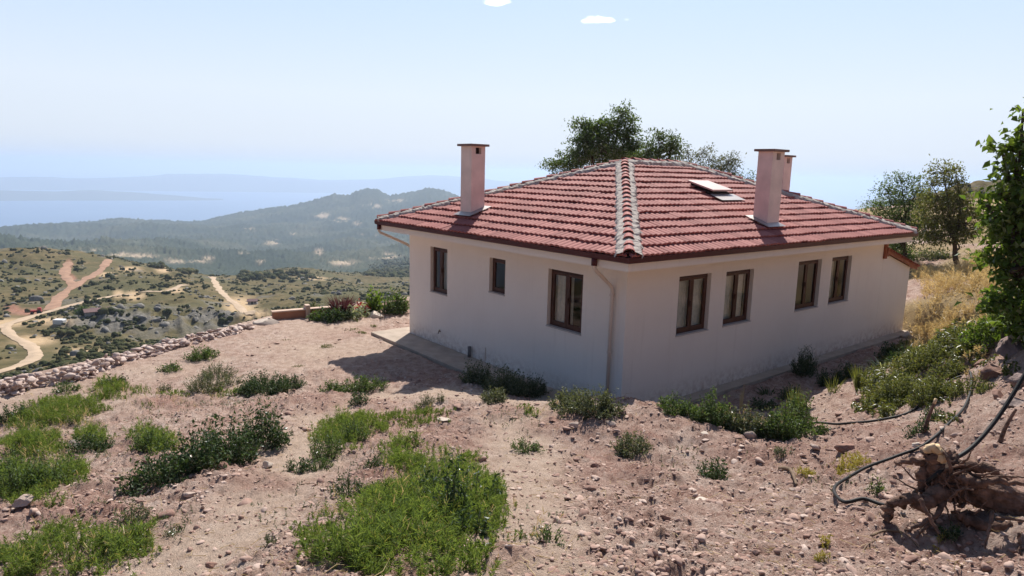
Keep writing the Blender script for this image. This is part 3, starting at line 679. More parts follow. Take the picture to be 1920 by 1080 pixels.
for k, (p0, p1, r0, r1) in enumerate(((E01, E00, A0, A0), (E00, E10, A0, A1), (E10, E11, A1, A1), (E11, E01, A1, A0))):
    V, F, T = roof_slope(p0, p1, r0, r1, 20 + k); bt = bmesh.new(); tl2 = bt.verts.layers.float.new('tile'); vs = []
    for v, t in zip(V, T): q = bt.verts.new(v); q[tl2] = t; vs.append(q)
    for f in F: bt.faces.new([vs[i] for i in f])
    cen = np.mean([p0, p1, r0, r1], 0)
    for a_, c_ in ((p0, r0), (p1, r1)):
        d = np.array(c_) - np.array(a_); nrm = np.array([d[1], -d[0], 0]);
        if nrm @ (cen - np.array(a_)) < 0: nrm = -nrm
        bmesh.ops.bisect_plane(bt, geom=bt.verts[:] + bt.edges[:] + bt.faces[:], plane_co=Vector(a_), plane_no=Vector(nrm), clear_inner=True)
    tmp = bpy.data.meshes.new('t'); bt.to_mesh(tmp); bt.free(); bmr.from_mesh(tmp); bpy.data.meshes.remove(tmp)
me = bpy.data.meshes.new('roof'); bmr.to_mesh(me); bmr.free(); roof = link('roof', me, m_tile, house)
def cap_run(p0, p1, seed, first=True):
    """half-round ridge tiles bedded in mortar, from the low end p0 to p1"""
    p0, p1 = np.array(p0, float), np.array(p1, float); L = np.linalg.norm(p1 - p0); e = (p1 - p0) / L; side = np.cross(e, [0, 0, 1.]); side /= np.linalg.norm(side); u = np.cross(side, e); r = np.random.default_rng(seed)
    n = max(2, round(L / .335)); b = MB(); T = []; seg = 9
    for k in range(n):
        a0, a1 = L * k / n - .05, L * (k + 1) / n + .03; w0, w1 = .118, .092; lift = r.normal(.0, .006); yaw = r.normal(0, .012); base = len(b.v); V = []
        for a, w, h in ((a0, w0 * .93, .055), (a0, w0, .062), (a0 + .03, w0 * .97, .06), (a1, w1, .035)):
            for q in range(seg + 1):
                th = math.pi * q / seg; V.append(p0 + e * a + side * (math.cos(th) * w + yaw * (a - a0)) + u * (math.sin(th) * w * .95 + h + lift))
        b.add(V, [(i * (seg + 1) + q, i * (seg + 1) + q + 1, (i + 1) * (seg + 1) + q + 1, (i + 1) * (seg + 1) + q) for i in range(3) for q in range(seg)]); T += [r.uniform(.2, 1)] * len(V)
    o = b.build('ridge_tiles', m_tile, roof, False); a = o.data.attributes.new('tile', 'FLOAT', 'POINT'); a.data.foreach_set('value', T)
    m = int(L / .05); V = []; pr = [(-.25, .02), (-.21, .085), (-.16, .095), (-.07, .10), (0, .10), (.07, .10), (.16, .095), (.21, .085), (.25, .02)]; drop = .0
    al = np.linspace(-.02, L, m); down = math.hypot(e[0], e[1])
    for i, a in enumerate(al):
        for j, (w, h) in enumerate(pr):
            jit = 1 + .16 * float(perlin(np.array([a * 5.1 + j]), np.array([j * 2.7 + seed]), 5)[0]) + r.normal(0, .05)
            V.append(p0 + e * a + side * (w * jit) + u * (h + .035 + r.normal(0, .008) - abs(w) * .30))
    k = len(pr); MB().add(V, [(i * k + j, i * k + j + 1, (i + 1) * k + j + 1, (i + 1) * k + j) for i in range(m - 1) for j in range(k - 1)]).build('ridge_mortar', m_mortar, roof)
for i, (p, q) in enumerate(((E00, A0), (E01, A0), (E10, A1), (E11, A1), (A0, A1))):
    p, q = np.array(p), np.array(q); cap_run(p + (q - p) * (.012 if i < 4 else 0), q, 50 + i)
def roof_z(x, y):
    return min(EZ + (x - EX0) * (RZ - EZ) / (AP0[0] - EX0), EZ + (y - EY0) * (RZ - EZ) / (AP0[1] - EY0), EZ + (EX1 - x) * (RZ - EZ) / (EX1 - AP1[0]), EZ + (EY1 - y) * (RZ - EZ) / (EY1 - AP0[1]))
def chimney(x0, x1, y0, y1, zt, vent_y=True):
    b = MB(); zb = min(roof_z(x, y) for x in (x0, x1) for y in (y0, y1)) - .05; vh = .155; vw = .085; xm, ym = (x0 + x1) / 2, (y0 + y1) / 2
    # shaft with a smoke opening through its two narrow faces
    z0 = zt - vh - .03
    b.box((x0, y0, zb), (x1, y1, z0)); b.box((x0, y0, zt - .03), (x1, y1, zt))
    b.box((x0, y0, z0), (xm - vw, y1, zt - .03)); b.box((xm + vw, y0, z0), (x1, y1, zt - .03))
    ch = b.build('chimney', m_chim, house)
    MB().box((xm - vw, y0 + .10, z0), (xm + vw, y1 - .10, zt - .03)).build('smoke_opening', m_black, ch)  # near-black block filling the opening
    MB().box((x0 - .075, y0 - .075, zt), (x1 + .075, y1 + .075, zt + .055), .008).build('chimney_cap', m_cap, ch)
    # lead apron round the foot
    b = MB(); e = .13; q = [(x0 - e, y0 - e), (x1 + e, y0 - e), (x1 + e, y1 + e), (x0 - e, y1 + e)]; p = [(x0, y0), (x1, y0), (x1, y1), (x0, y1)]
    V = [(x, y, roof_z(x, y) + .095) for x, y in q] + [(x, y, roof_z(x, y) + .13) for x, y in p]
    b.add(V, [(i, (i + 1) % 4, 4 + (i + 1) % 4, 4 + i) for i in range(4)]); b.build('flashing', m_metal, ch)
    return ch
chimney(.05, .46, 5.2, 5.65, 5.27)
chimney(4.78, 5.28, .05, .42, 5.28)
chimney(9.35, 9.77, 2.35, 2.8, 5.31)
# roof hatch: a tilted pale lid on a kerb
b = MB()
def rr_(x, y, h): return (x, y, roof_z(x, y) + h)
x0, x1, y0, y1 = 4.98, 5.86, 1.72, 2.5
V = [rr_(x, y, h) for h in (.0, .13) for x, y in ((x0 + .06, y0 + .06), (x1 - .06, y0 + .06), (x1 - .06, y1 - .06), (x0 + .06, y1 - .06))]
hk = b.add(V, [(0, 1, 5, 4), (1, 2, 6, 5), (2, 3, 7, 6), (3, 0, 4, 7), (4, 5, 6, 7)]).build('hatch', m_black, house)  # kerb blackened to stand for the shade in the gap under the lid
V = [rr_(x, y, h) for hh in (0, .04) for x, y, h in ((x0, y0, .19 + hh), (x1, y0, .19 + hh), (x1, y1, .125 + hh), (x0, y1, .125 + hh))]
MB().add(V, [(3, 2, 1, 0), (4, 5, 6, 7), (0, 1, 5, 4), (1, 2, 6, 5), (2, 3, 7, 6), (3, 0, 4, 7)]).build('hatch_lid', simple('hatch_lid', (.52, .36, .32), .45, .08, 3, 0, .5), hk)
V = [rr_(x, y, .10) for x, y in ((x0 - .04, y0 - .32), (x1 + .1, y0 - .32), (x1 + .1, y0 + .05), (x0 - .04, y0 + .05))]
MB().add(V, [(0, 1, 2, 3)]).build('flashing', m_metal, hk)
# downpipes
def downpipe(y, ylo, z1=.05, pts=None):
    pts = pts or [(EX0 + .05, y, 3.14), (EX0 + .05, y, 2.98), (EX0 + .08, y - .02, 2.93), (-.10, ylo + .04, 2.58), (-.065, ylo, 2.50), (-.065, ylo, 2.4), (-.065, ylo, z1)]
    b = MB(); b.tube(pts, .037, 10); dp = b.build('downpipe', m_pipe, house, True)
    b = MB(); b.tube([(EX0 + .05, y, 3.15), (EX0 + .05, y, 3.02)], .055, 10); b.build('outlet', m_fascia, dp, True)
    for z in ((1.25, 2.38, .45) if ylo < 5 else ()): b = MB(); b.tube([(-.065, ylo, z - .02), (-.065, ylo, z + .02)], .05, 10); b.box((-.03, ylo - .01, z - .012), (.002, ylo + .01, z + .012)); b.build('bracket', m_pipe, dp)
downpipe(.16, .31); downpipe(8.45, 8.15, pts=[(EX0 + .05, 8.45, 3.14), (EX0 + .05, 8.45, 2.98), (EX0 + .09, 8.44, 2.93), (-.02, 8.2, 2.6), (.10, 8.15, 2.5), (.12, 8.14, 2.3), (.12, 8.14, .05)])
# concrete apron round the walls
b = MB(); b.box((-.88, -.35, -.2), (-.001, 8.75, .055), .012); b.box((.001, -.30, -.2), (13.2, -.001, .045), .012); b.box((-.001, 8.071, -.2), (4, 8.75, .05)); b.build('apron', m_conc, house)
# small pipes on the left wall
b = MB(); b.tube([(-.07, 5.01, .05), (-.07, 5.01, .33)], .045, 10); b.build('drain_pipe', simple('grey_pipe', (.16, .15, .15), .5), house, True)
b = MB(); b.tube([(0, 6.45, .42), (-.06, 6.45, .42), (-.075, 6.45, .36)], .014, 8); b.box((-.045, 6.43, .43), (-.03, 6.47, .47)); b.build('tap', simple('dull_brass', (.2, .15, .1), .5, .1, 5, 0, .4, .5), house)
b = MB(); b.tube([(-.01, 4.42, .1), (-.01, 4.42, .42)], .012, 6); b.build('conduit', m_pipe, house)
# lean-to at the far end: flush wall, mono-pitch tiled roof
LS0, LS1, LT = SW + .003, 13.1, 2.6
zl = lambda s: 2.62 + (s - SW) * (2.06 - 2.62) / (LS1 - SW)
b = MB()
b.quad((LS0, .0, -.3), (LS1, .0, -.3), (LS1, .0, zl(LS1)), (LS0, .0, zl(LS0))); b.quad((LS1, 0, -.3), (LS1, LT, -.3), (LS1, LT, zl(LS1)), (LS1, 0, zl(LS1))); b.quad((LS1, LT, -.3), (LS0, LT, -.3), (LS0, LT, zl(LS0)), (LS1, LT, zl(LS1)))
lean = b.build('lean_to', m_plaster, house)
b = MB(); s0, s1 = SW + .02, LS1 + .33
b.add([(s, t, zl(s) + h) for h in (.0, .17) for s, t in ((s0, -.10), (s1, -.10), (s1, -.06), (s0, -.06))], [(0, 1, 5, 4), (1, 2, 6, 5), (2, 3, 7, 6), (3, 0, 4, 7), (4, 5, 6, 7), (3, 2, 1, 0)])
b.add([(s, t, zl(s) + h) for h in (.02, .16) for s, t in ((s0, -.06), (s1, -.06), (s1, LT + .1), (s0, LT + .1))], [(0, 1, 5, 4), (1, 2, 6, 5), (2, 3, 7, 6), (3, 0, 4, 7), (4, 5, 6, 7), (3, 2, 1, 0)])
b.box((s0 - .01, -.09, zl(s0) - .1), (s0 + .12, .0, zl(s0) + .0)); b.build('barge_board', m_wood, lean)
V, F, T = roof_slope((s1 + .05, LT + .12, zl(s1) + .17), (s1 + .05, -.14, zl(s1) + .17), (s0, LT + .12, zl(s0) + .17), (s0, -.14, zl(s0) + .17), 77)
rows_keep = 14
me = np_mesh('lean_to_tiles', V, F); add_attr(me, 'tile', T); link('lean_to_tiles', me, m_tile, lean)
b = MB(); b.box((SW - .06, -.075, 2.45), (SW + .06, -.003, 2.992)); b.build('corner_post', m_wood, house)

# ==================================================================== PLANTS
def unit(a): return a / (np.linalg.norm(a, axis=1)[:, None] + 1e-9)
def leaf_mesh(name, P, D, Nn, L, W, fold=.22, wide=.45):
    D = unit(D); S = unit(np.cross(D, Nn)); Nn = np.cross(S, D); L = np.broadcast_to(L, len(P))[:, None]; W = np.broadcast_to(W, len(P))[:, None]
    V = np.stack([P, P + D * L * wide + S * W * .5 + Nn * W * fold, P + D * L - Nn * L * .12, P + D * L * wide - S * W * .5 + Nn * W * fold], 1).reshape(-1, 3)
    o = np.arange(len(P))[:, None] * 4
    return np_mesh(name, V, np.concatenate([o + [[0, 1, 2]], o + [[0, 2, 3]]], 1).reshape(-1, 3))
def blade_mesh(name, P, D, L, W, droop, seed=0):
    """thin blades: base pair, mid pair, tip"""
    r = np.random.default_rng(seed); D = unit(D); n = len(P); L = np.broadcast_to(L, n)[:, None]; W = np.broadcast_to(W, n)[:, None]
    S = unit(np.cross(D, r.normal(size=(n, 3)))); G = np.array([0, 0, -1.]); dr = np.broadcast_to(droop, n)[:, None] * L
    m = P + D * L * .55 + G * dr * .3; t = P + D * L * .96 + G * dr
    V = np.stack([P - S * W * .5, P + S * W * .5, m + S * W * .42, m - S * W * .42, t], 1).reshape(-1, 3); o = np.arange(n)[:, None] * 5
    return np_mesh(name, V, np.concatenate([o + [[0, 1, 2]], o + [[0, 2, 3]], o + [[3, 2, 4]]], 1).reshape(-1, 3))
def tubes_mesh(name, A, B, ra, rb, bend=.12, seed=0, n=4):
    """many short tapered twigs in one mesh"""
    r = np.random.default_rng(seed); k = len(A); M = (A + B) / 2 + r.normal(0, 1, (k, 3)) * np.linalg.norm(B - A, axis=1)[:, None] * bend; T = unit(B - A)
    S = unit(np.cross(T, r.normal(size=(k, 3)))); U = np.cross(T, S); V = []
    for P, q in ((A, ra), (M, (np.asarray(ra) + rb) / 2), (B, rb)):
        for j in range(n):
            th = 2 * math.pi * j / n; V.append(P + (S * math.cos(th) + U * math.sin(th)) * np.broadcast_to(q, k)[:, None])
    V = np.stack(V, 1).reshape(-1, 3); o = np.arange(k)[:, None] * 3 * n; F = [o + [[i * n + j, i * n + (j + 1) % n, (i + 1) * n + (j + 1) % n, (i + 1) * n + j]] for i in range(2) for j in range(n)]
    return np_mesh(name, V, np.concatenate(F, 0))
LM = {
    'dark': leafmat('dark_leaf', (.030, .058, .022), (.060, .100, .036), .35, gloss=.5),
    'mid': leafmat('mid_leaf', (.050, .090, .028), (.110, .165, .050), .42, gloss=.4),
    'bright': leafmat('bright_leaf', (.095, .150, .042), (.185, .245, .085), .5, gloss=.0, dead=(.30, .25, .11)),
    'grey': leafmat('grey_leaf', (.085, .105, .058), (.150, .165, .098), .35, gloss=.4),
    'olive': leafmat('olive_leaf', (.080, .100, .035), (.170, .185, .068), .5, gloss=.35, dead=(.24, .18, .08)),
    'straw': leafmat('straw', (.44, .33, .17), (.68, .55, .32), .4, (1.1, 1, .7), .15),
    'yellow': leafmat('yellow_leaf', (.24, .22, .05), (.38, .32, .09), .45, gloss=.2),
    'tree': leafmat('tree_leaf', (.045, .085, .028), (.12, .18, .06), .5, gloss=.45),
    'lime': leafmat('lime_leaf', (.062, .120, .022), (.160, .230, .050), .52, gloss=.35),
    'purple': leafmat('purple_leaf', (.060, .025, .030), (.110, .045, .045), .35, (1.2, .8, .8), .3),
    'red': leafmat('red_leaf', (.30, .028, .028), (.46, .075, .055), .45, (1.2, .8, .7), .3),
    'pink': leafmat('pink_petal', (.52, .10, .18), (.68, .22, .30), .45, (1.1, .9, .9), .2),
    'pale': leafmat('variegated_leaf', (.20, .27, .16), (.50, .53, .42), .35, gloss=.5)}
m_bark = simple('bark', (.085, .062, .045), .95, .3, 9, .02)
m_twig = simple('twig_wood', (.17, .115, .075), .9, .25, 12, .004)
m_stem = simple('green_stem', (.10, .12, .05), .8, .2, 8)
def px_scale(P): return float((P - CAM) @ fw) / F_PX
def gz(xy): return ground_full(xy[:, 0], xy[:, 1])[0]
_seed = [500]
def nseed(): _seed[0] += 1; return _seed[0]
def weed(name, label, blobs, leafm, leaf=.05, ratio=.5, dens=1.0, cat='shrub', group=None, droop=.3, stemm=None, upright=.5):
    """leafy plant: branchlets rise from the ground inside each blob's footprint and carry leaves.  blob = (u, v of its foot, width px, height px)"""
    sd = nseed(); r = np.random.default_rng(sd); A = []; B = []; LP = []; LD = []
    root = None
    for (u, v, w, h) in blobs:
        c = ray_ground(u, v); s = px_scale(c); w_, h_ = w * s, h * s
        if root is None: root = c
        nb = int(np.clip(dens * 85 * (w_ * max(w_, .3)) / (leaf / .05) ** 1.2 + 10, 10, 420))
        a = r.uniform(0, 2 * np.pi, nb); q = np.sqrt(r.uniform(0, 1, nb)); base = c[:2] + np.stack([np.cos(a) * q * w_ * .30, np.sin(a) * q * w_ * .30], 1)
        tipr = q * .38 + r.uniform(.0, .14, nb); tip = c[:2] + np.stack([np.cos(a) * tipr * w_, np.sin(a) * tipr * w_], 1) + r.normal(0, .03 * w_, (nb, 2))
        zt = h_ * np.clip((1.05 - .75 * q ** 2) * r.uniform(.55, 1.08, nb), .15, 1.2)
        A_ = np.c_[base, gz(base) - .01]; B_ = np.c_[tip, np.maximum(A_[:, 2] + zt, gz(tip) + .02)]; A.append(A_); B.append(B_)
        kl = int(np.clip(np.mean(np.linalg.norm(B_ - A_, axis=1)) / leaf * 4.2, 5, 40))
        t = r.uniform(.12, 1.05, (nb, kl)); P = A_[:, None] + (B_ - A_)[:, None] * t[..., None]; P += r.normal(0, leaf * .45, P.shape)
        D = unit(B_ - A_)[:, None] * upright + r.normal(0, .75, P.shape); D[..., 2] -= droop * r.uniform(0, 1, D.shape[:2])
        LP.append(P.reshape(-1, 3)); LD.append(D.reshape(-1, 3))
    AB = list(zip(A, B)); LP, LD = np.concatenate(LP), np.concatenate(LD); zg = ground_base(LP[:, 0], LP[:, 1]); LP[:, 2] = np.maximum(LP[:, 2], zg + .01)
    e = empty(name, root); off = np.array(root)
    Nn = r.normal(0, .6, LP.shape) + [0, 0, 1]; L = leaf * r.uniform(.6, 1.25, len(LP))
    link('foliage', leaf_mesh('foliage', LP - off, LD, Nn, L, L * ratio), LM[leafm], e)
    for k_, (A, B) in enumerate(AB): link('stem', tubes_mesh('stem', A - off, B - off, .006 * (leaf / .05) ** .5, .002, .1, sd + k_), stemm or m_stem, e)
    return tag(e, label, cat, group)
def spiky(name, label, u, v, w, h, leafm, n, W, droop, cat, group=None, spread=.5, parts=True):
    sd = nseed(); r = np.random.default_rng(sd); c = ray_ground(u, v); s = px_scale(c); w_, h_ = w * s, h * s
    a = r.uniform(0, 2 * np.pi, n); P = np.stack([np.cos(a) * w_ * .12 * r.uniform(0, 1, n), np.sin(a) * w_ * .12 * r.uniform(0, 1, n), np.zeros(n)], 1); k = r.uniform(.05, 1, n) * spread
    D = np.stack([np.cos(a) * k * w_ / h_, np.sin(a) * k * w_ / h_, np.ones(n)], 1); L = h_ * r.uniform(.6, 1.1, n)
    o = link(name, blade_mesh(name, P, D, L, W, droop, sd), LM[leafm]); o.location = c; return tag(o, label, cat, group)

# ---- feathery bright grass: tufts of fine needles over the earth, patch by patch (u, v, half-width, half-height, tuft height)
def patch_frame(u, v, a, b):
    c = ray_ground(u, v); ex = (ray_ground(u + a, v) - ray_ground(u - a, v)) / 2; e0, e1 = ray_ground(u, v + b), ray_ground(u, v - b)
    return (e0 + e1)[:2] / 2, ex[:2], (e1 - e0)[:2] / 2
def grass_patches(name, label, patches, leafm, dens, need, W, cat, up=.55, droop=.2):
    sd = nseed(); r = np.random.default_rng(sd); Ps = []; Ds = []; Ls = []
    for (u, v, a, b, h) in patches:
        c, ex, ey = patch_frame(u, v, a, b); area = math.pi * abs(ex[0] * ey[1] - ex[1] * ey[0]); n = int(np.clip(area * dens, 20, 1500))
        th = r.uniform(0, 2 * np.pi, n); q = np.sqrt(r.uniform(0, 1, n)) * (1 + .22 * np.sin(3 * th + u) + .14 * np.sin(7 * th + v)); xy = c + np.outer(np.cos(th) * q, ex) + np.outer(np.sin(th) * q, ey)
        keep = fbm(xy[:, 0], xy[:, 1], 2.2, 3, 201) + r.normal(0, .25, n) - 1.5 * np.clip(q - .5, 0, 1) > -.5; xy, q = xy[keep], q[keep]; n = len(xy)
        if not n: continue
        z = gz(xy); hh = h * r.uniform(.55, 1.15, n) * np.clip(1.25 - .75 * q, .25, 1) * (1 + .5 * np.clip(fbm(xy[:, 0], xy[:, 1], 1.6, 2, 205), -.8, .8)); lean = r.normal(0, .28, (n, 2)); k = need
        t = r.uniform(.0, 1, (n, k)); stem = np.concatenate([lean, np.ones((n, 1))], 1) * hh[:, None]
        P = np.c_[xy, z][:, None] + stem[:, None] * t[..., None]
        D = unit(stem)[:, None] * up + r.normal(0, .55, (n, k, 3)) + np.array([0, 0, .25]); Ps.append(P.reshape(-1, 3)); Ds.append(D.reshape(-1, 3)); Ls.append((hh[:, None] * r.uniform(.28, .6, (n, k))).ravel())
    P, D, L = np.concatenate(Ps), np.concatenate(Ds), np.concatenate(Ls)
    return tag(link(name, blade_mesh(name, P, D, L, W, droop, sd), LM[leafm]), label, cat, kind='stuff')
grass_patches('grass', 'bright green feathery grass growing in patches over the stony earth', [
    (770, 1010, 175, 95, .17), (860, 930, 100, 75, .19), (650, 1075, 90, 40, .15), (740, 1062, 190, 60, .15), (800, 970, 120, 70, .17), (610, 1040, 60, 40, .12), (560, 1010, 30, 14, .07), (905, 975, 60, 60, .16), (775, 790, 84, 22, .09), (690, 806, 50, 22, .13), (130, 1052, 170, 44, .15), (230, 1030, 70, 30, .14), (40, 1070, 70, 40, .16),
    (90, 790, 85, 30, .2), (150, 765, 70, 25, .18), (205, 735, 42, 22, .18), (60, 850, 70, 26, .22), (30, 930, 90, 50, .22), (130, 910, 50, 30, .2), (290, 842, 50, 24, .2), (170, 830, 45, 16, .2), (425, 742, 55, 10, .1), (330, 745, 40, 8, .08), (265, 735, 25, 10, .1), (280, 772, 24, 7, .06), (992, 783, 24, 9, .07), (640, 825, 58, 34, .2), (760, 880, 50, 40, .16), (880, 1060, 50, 25, .12)],
    'bright', 360, 30, .0055, 'grass')
grass_patches('dry_stalks', 'thin dry stalks standing among the green weeds', [(770, 1000, 190, 110, .2), (850, 930, 110, 80, .2), (770, 790, 90, 26, .14), (130, 1045, 180, 50, .18), (90, 800, 110, 60, .22), (60, 900, 100, 70, .22), (205, 735, 60, 28, .18), (420, 740, 90, 22, .14), (640, 830, 70, 40, .18), (300, 760, 90, 24, .12), (1080, 780, 110, 18, .16), (1400, 815, 150, 24, .2), (1010, 1010, 60, 30, .1)], 'straw', 26, 9, .0045, 'grass', .9, .1)
grass_patches('low_weeds', 'tiny grey green seedlings speckling the earth between the patches', [(560, 960, 120, 60, .05), (420, 740, 120, 30, .06), (300, 790, 100, 30, .05), (330, 1000, 60, 40, .06), (700, 880, 100, 40, .06), (960, 800, 80, 30, .05), (1010, 1000, 100, 50, .05), (200, 980, 130, 30, .06), (1300, 870, 120, 40, .05), (1540, 900, 90, 40, .05), (470, 770, 90, 20, .06), (760, 1050, 260, 60, .08), (130, 1040, 220, 60, .08), (80, 860, 160, 120, .09), (820, 960, 170, 110, .08)], 'grey', 55, 14, .006, 'weeds', .4, .3)
grass_patches('pad_grass', 'thin flat tufts of green grass on the swept pad', [(613, 652, 15, 4, .06), (665, 620, 16, 3, .05), (678, 626, 12, 3, .05), (668, 604, 10, 2, .05), (700, 612, 8, 2, .05), (540, 640, 12, 2, .04), (560, 690, 14, 3, .05), (690, 596, 14, 2, .05)], 'olive', 900, 14, .007, 'grass')
grass_patches('yellow_weeds', 'low yellowish weeds on the gravel near the pipe', [(1510, 905, 24, 14, .08), (1590, 888, 40, 18, .10), (1760, 1015, 12, 10, .09), (1902, 1050, 18, 12, .12), (1540, 1060, 16, 6, .05), (1545, 1035, 10, 6, .05)], 'yellow', 700, 22, .0045, 'weeds')
grass_patches('dry_grass', 'tall golden dry grass on the slope right of the house', [(1785, 560, 85, 34, .42), (1760, 600, 62, 34, .42), (1810, 522, 80, 12, .40), (1850, 560, 40, 40, .4), (1730, 520, 26, 14, .42), (1745, 640, 50, 20, .36), (1800, 625, 50, 20, .30), (1720, 665, 40, 12, .3), (1790, 660, 50, 14, .26), (1830, 600, 40, 24, .34), (1860, 500, 60, 10, .4)], 'straw', 70, 22, .011, 'dry grass', .8, .25)
grass_patches('weedy_cover', 'small leaved olive green weeds covering the right hand bank', [(1700, 700, 80, 34, .20), (1780, 690, 60, 30, .18), (1660, 745, 70, 30, .22), (1740, 745, 60, 26, .2), (1800, 650, 60, 20, .16), (1700, 662, 40, 18, .2), (1850, 630, 40, 20, .2), (1770, 800, 40, 20, .10), (1640, 780, 50, 16, .16)], 'olive', 230, 26, .016, 'weeds', .3, .3)

# ---- leafy weeds and bushes of the fill slope
G1 = 'leafy weeds on the earth slope'
weed('leafy_bush', 'largest dark green leafy bush, spreading along the tan track on the left', [(310, 915, 130, 62), (370, 895, 130, 88), (430, 868, 130, 96), (490, 842, 110, 82), (255, 935, 80, 40)], 'dark', .058, .42, 1.25, group=G1, droop=.6)
weed('leafy_weed', 'tall leafy weed rising out of the bright grass patch in the foreground', [(848, 985, 80, 125), (800, 955, 75, 70), (905, 960, 80, 80), (880, 1010, 90, 70)], 'dark', .045, .4, 1.0, group=G1, droop=.7)
weed('leafy_weed', 'small leafy weed left of the tall one, beside the tan track', [(655, 936, 74, 46)], 'dark', .036, .4, 1.2, group=G1)
weed('leafy_weed', 'low sprawling weed at the lower left tip of the middle grass patch', [(560, 884, 62, 24)], 'dark', .04, .42, 1.2, group=G1)
weed('leafy_weed', 'dark weed clump forming the left end of the middle grass patch', [(615, 862, 80, 62), (665, 835, 80, 50), (600, 880, 60, 30)], 'mid', .04, .3, 1.2, group=G1)
weed('leafy_weed', 'leafy weed on the reddish clod ridge left of the house shadow', [(500, 742, 110, 40), (545, 732, 60, 28), (470, 745, 50, 26)], 'dark', .05, .42, 1.2, group=G1)
weed('leafy_weed', 'leafy weed clump just below the house shadow', [(625, 742, 60, 28), (670, 740, 80, 34), (705, 735, 50, 24)], 'mid', .05, .4, 1.2, group=G1)
weed('leafy_weed', 'small dark weed on the clods in front of the house shadow', [(672, 766, 46, 26)], 'dark', .045, .42, 1.2, group=G1)
weed('leafy_weed', 'low green weed amid reddish clods above the foreground grass', [(700, 890, 46, 26)], 'dark', .035, .4, 1.2, group=G1)
weed('leafy_weed', 'thin grey weed between the middle grass patch and the house', [(800, 765, 52, 22), (826, 760, 18, 24)], 'grey', .03, .35, .9, group=G1)
weed('leafy_bush', 'long leafy bush growing against the left house wall beside the drain pipe', [(895, 728, 70, 44), (945, 742, 90, 54), (1000, 742, 70, 46), (925, 757, 60, 30), (970, 745, 60, 50)], 'grey', .045, .5, 1.5, group='bushes on the mound before the house')
weed('leafy_bush', 'grey green bush on the mound crest before the house corner', [(1062, 768, 80, 38), (1112, 786, 90, 50), (1148, 780, 56, 46), (1060, 788, 46, 26), (1085, 776, 60, 42)], 'grey', .042, .5, 1.4, group='bushes on the mound before the house')
weed('leafy_bush', 'first low bush right of the house corner on the ditch edge', [(1262, 780, 70, 36), (1290, 788, 50, 34)], 'mid', .04, .5, 1.4, group='bushes along the ditch edge')
weed('leafy_bush', 'taller light green bush in the middle of the ditch edge', [(1338, 806, 76, 70), (1315, 800, 50, 46), (1362, 812, 50, 48)], 'mid', .042, .5, 1.4, group='bushes along the ditch edge')
weed('leafy_bush', 'bush with grey leaves on the ditch edge left of the thick one', [(1400, 820, 80, 56), (1425, 826, 60, 50), (1380, 818, 46, 40)], 'grey', .042, .5, 1.4, group='bushes along the ditch edge')
weed('leafy_bush', 'thick green bush at the right end of the ditch edge by the pipe', [(1470, 832, 86, 74), (1515, 830, 70, 40), (1490, 818, 60, 84), (1445, 830, 50, 56)], 'mid', .042, .5, 1.5, group='bushes along the ditch edge')
weed('leafy_weed', 'round grey green weed alone on the clods below the house corner', [(1185, 848, 84, 38)], 'grey', .034, .45, 1.4, group=G1)
weed('leafy_weed', 'dark leafy weed alone on the rubble right of centre', [(1335, 903, 66, 42)], 'dark', .036, .5, 1.3, group=G1)
weed('leafy_weed', 'low wide weed on the pale track below the left house wall', [(985, 846, 70, 22)], 'mid', .034, .4, 1.2, group=G1)
weed('leafy_weed', 'small grey weed on the clods beside the yellow weeds', [(1470, 868, 40, 22)], 'grey', .03, .45, 1.1, group=G1)
weed('leafy_weed', 'sparse spreading weed on the bare earth at the bottom centre', [(1030, 1020, 76, 34)], 'mid', .028, .35, .6, group=G1)
weed('leafy_weed', 'thin dry sprig standing on the tan track', [(508, 1034, 34, 28)], 'grey', .022, .3, .25, group=G1)
weed('leafy_bush', 'dense green weed mass at the left edge of the picture', [(40, 948, 110, 84), (100, 930, 80, 60), (10, 900, 70, 70), (140, 900, 50, 50)], 'mid', .045, .4, 1.2, group=G1)
weed('leafy_weed', 'dark weed above the dense mass at the left edge', [(160, 852, 84, 36), (195, 845, 40, 30)], 'dark', .045, .42, 1.2, group=G1)
weed('leafy_weed', 'green weed between the left edge mass and the largest bush', [(285, 858, 86, 46)], 'mid', .04, .38, 1.2, group=G1)
weed('leafy_weed', 'small weed topping the bright grass at the lower left', [(250, 1000, 90, 34)], 'grey', .032, .4, 1.1, group=G1)
weed('leafy_weed', 'low weed nearest the far end of the stone wall', [(378, 672, 70, 22)], 'mid', .06, .42, 1.2, group=G1)
weed('leafy_weed', 'low weed halfway along the foot of the stone wall', [(318, 696, 52, 16)], 'mid', .06, .42, 1.2, group=G1)
weed('leafy_weed', 'small dark weed just above the far bright grass patch', [(215, 722, 50, 16)], 'dark', .055, .42, 1.2, group=G1)
weed('leafy_weed', 'weed growing against the near foot of the stone wall', [(125, 736, 50, 20)], 'mid', .055, .42, 1.2, group=G1)
weed('leafy_weed', 'dark weed at the left edge below the stone wall', [(22, 790, 56, 34), (50, 775, 30, 22)], 'dark', .05, .42, 1.2, group=G1)
weed('leafy_weed', 'grey dusty weed in the middle of the left slope', [(385, 735, 80, 40), (410, 706, 70, 26), (430, 720, 50, 22)], 'grey', .04, .35, .7, group=G1)
weed('leafy_weed', 'grey weed on the left slope between two grass patches', [(310, 735, 30, 20), (140, 800, 40, 20)], 'grey', .04, .4, .9, group=G1)
weed('leafy_weed', 'low creeping weed beside the lower left grass patch', [(330, 1010, 40, 20), (300, 985, 40, 16)], 'grey', .028, .4, .8, group=G1)
weed('leafy_weed', 'little weed at the pipe loop', [(1640, 940, 40, 36)], 'mid', .03, .4, .8, group=G1)
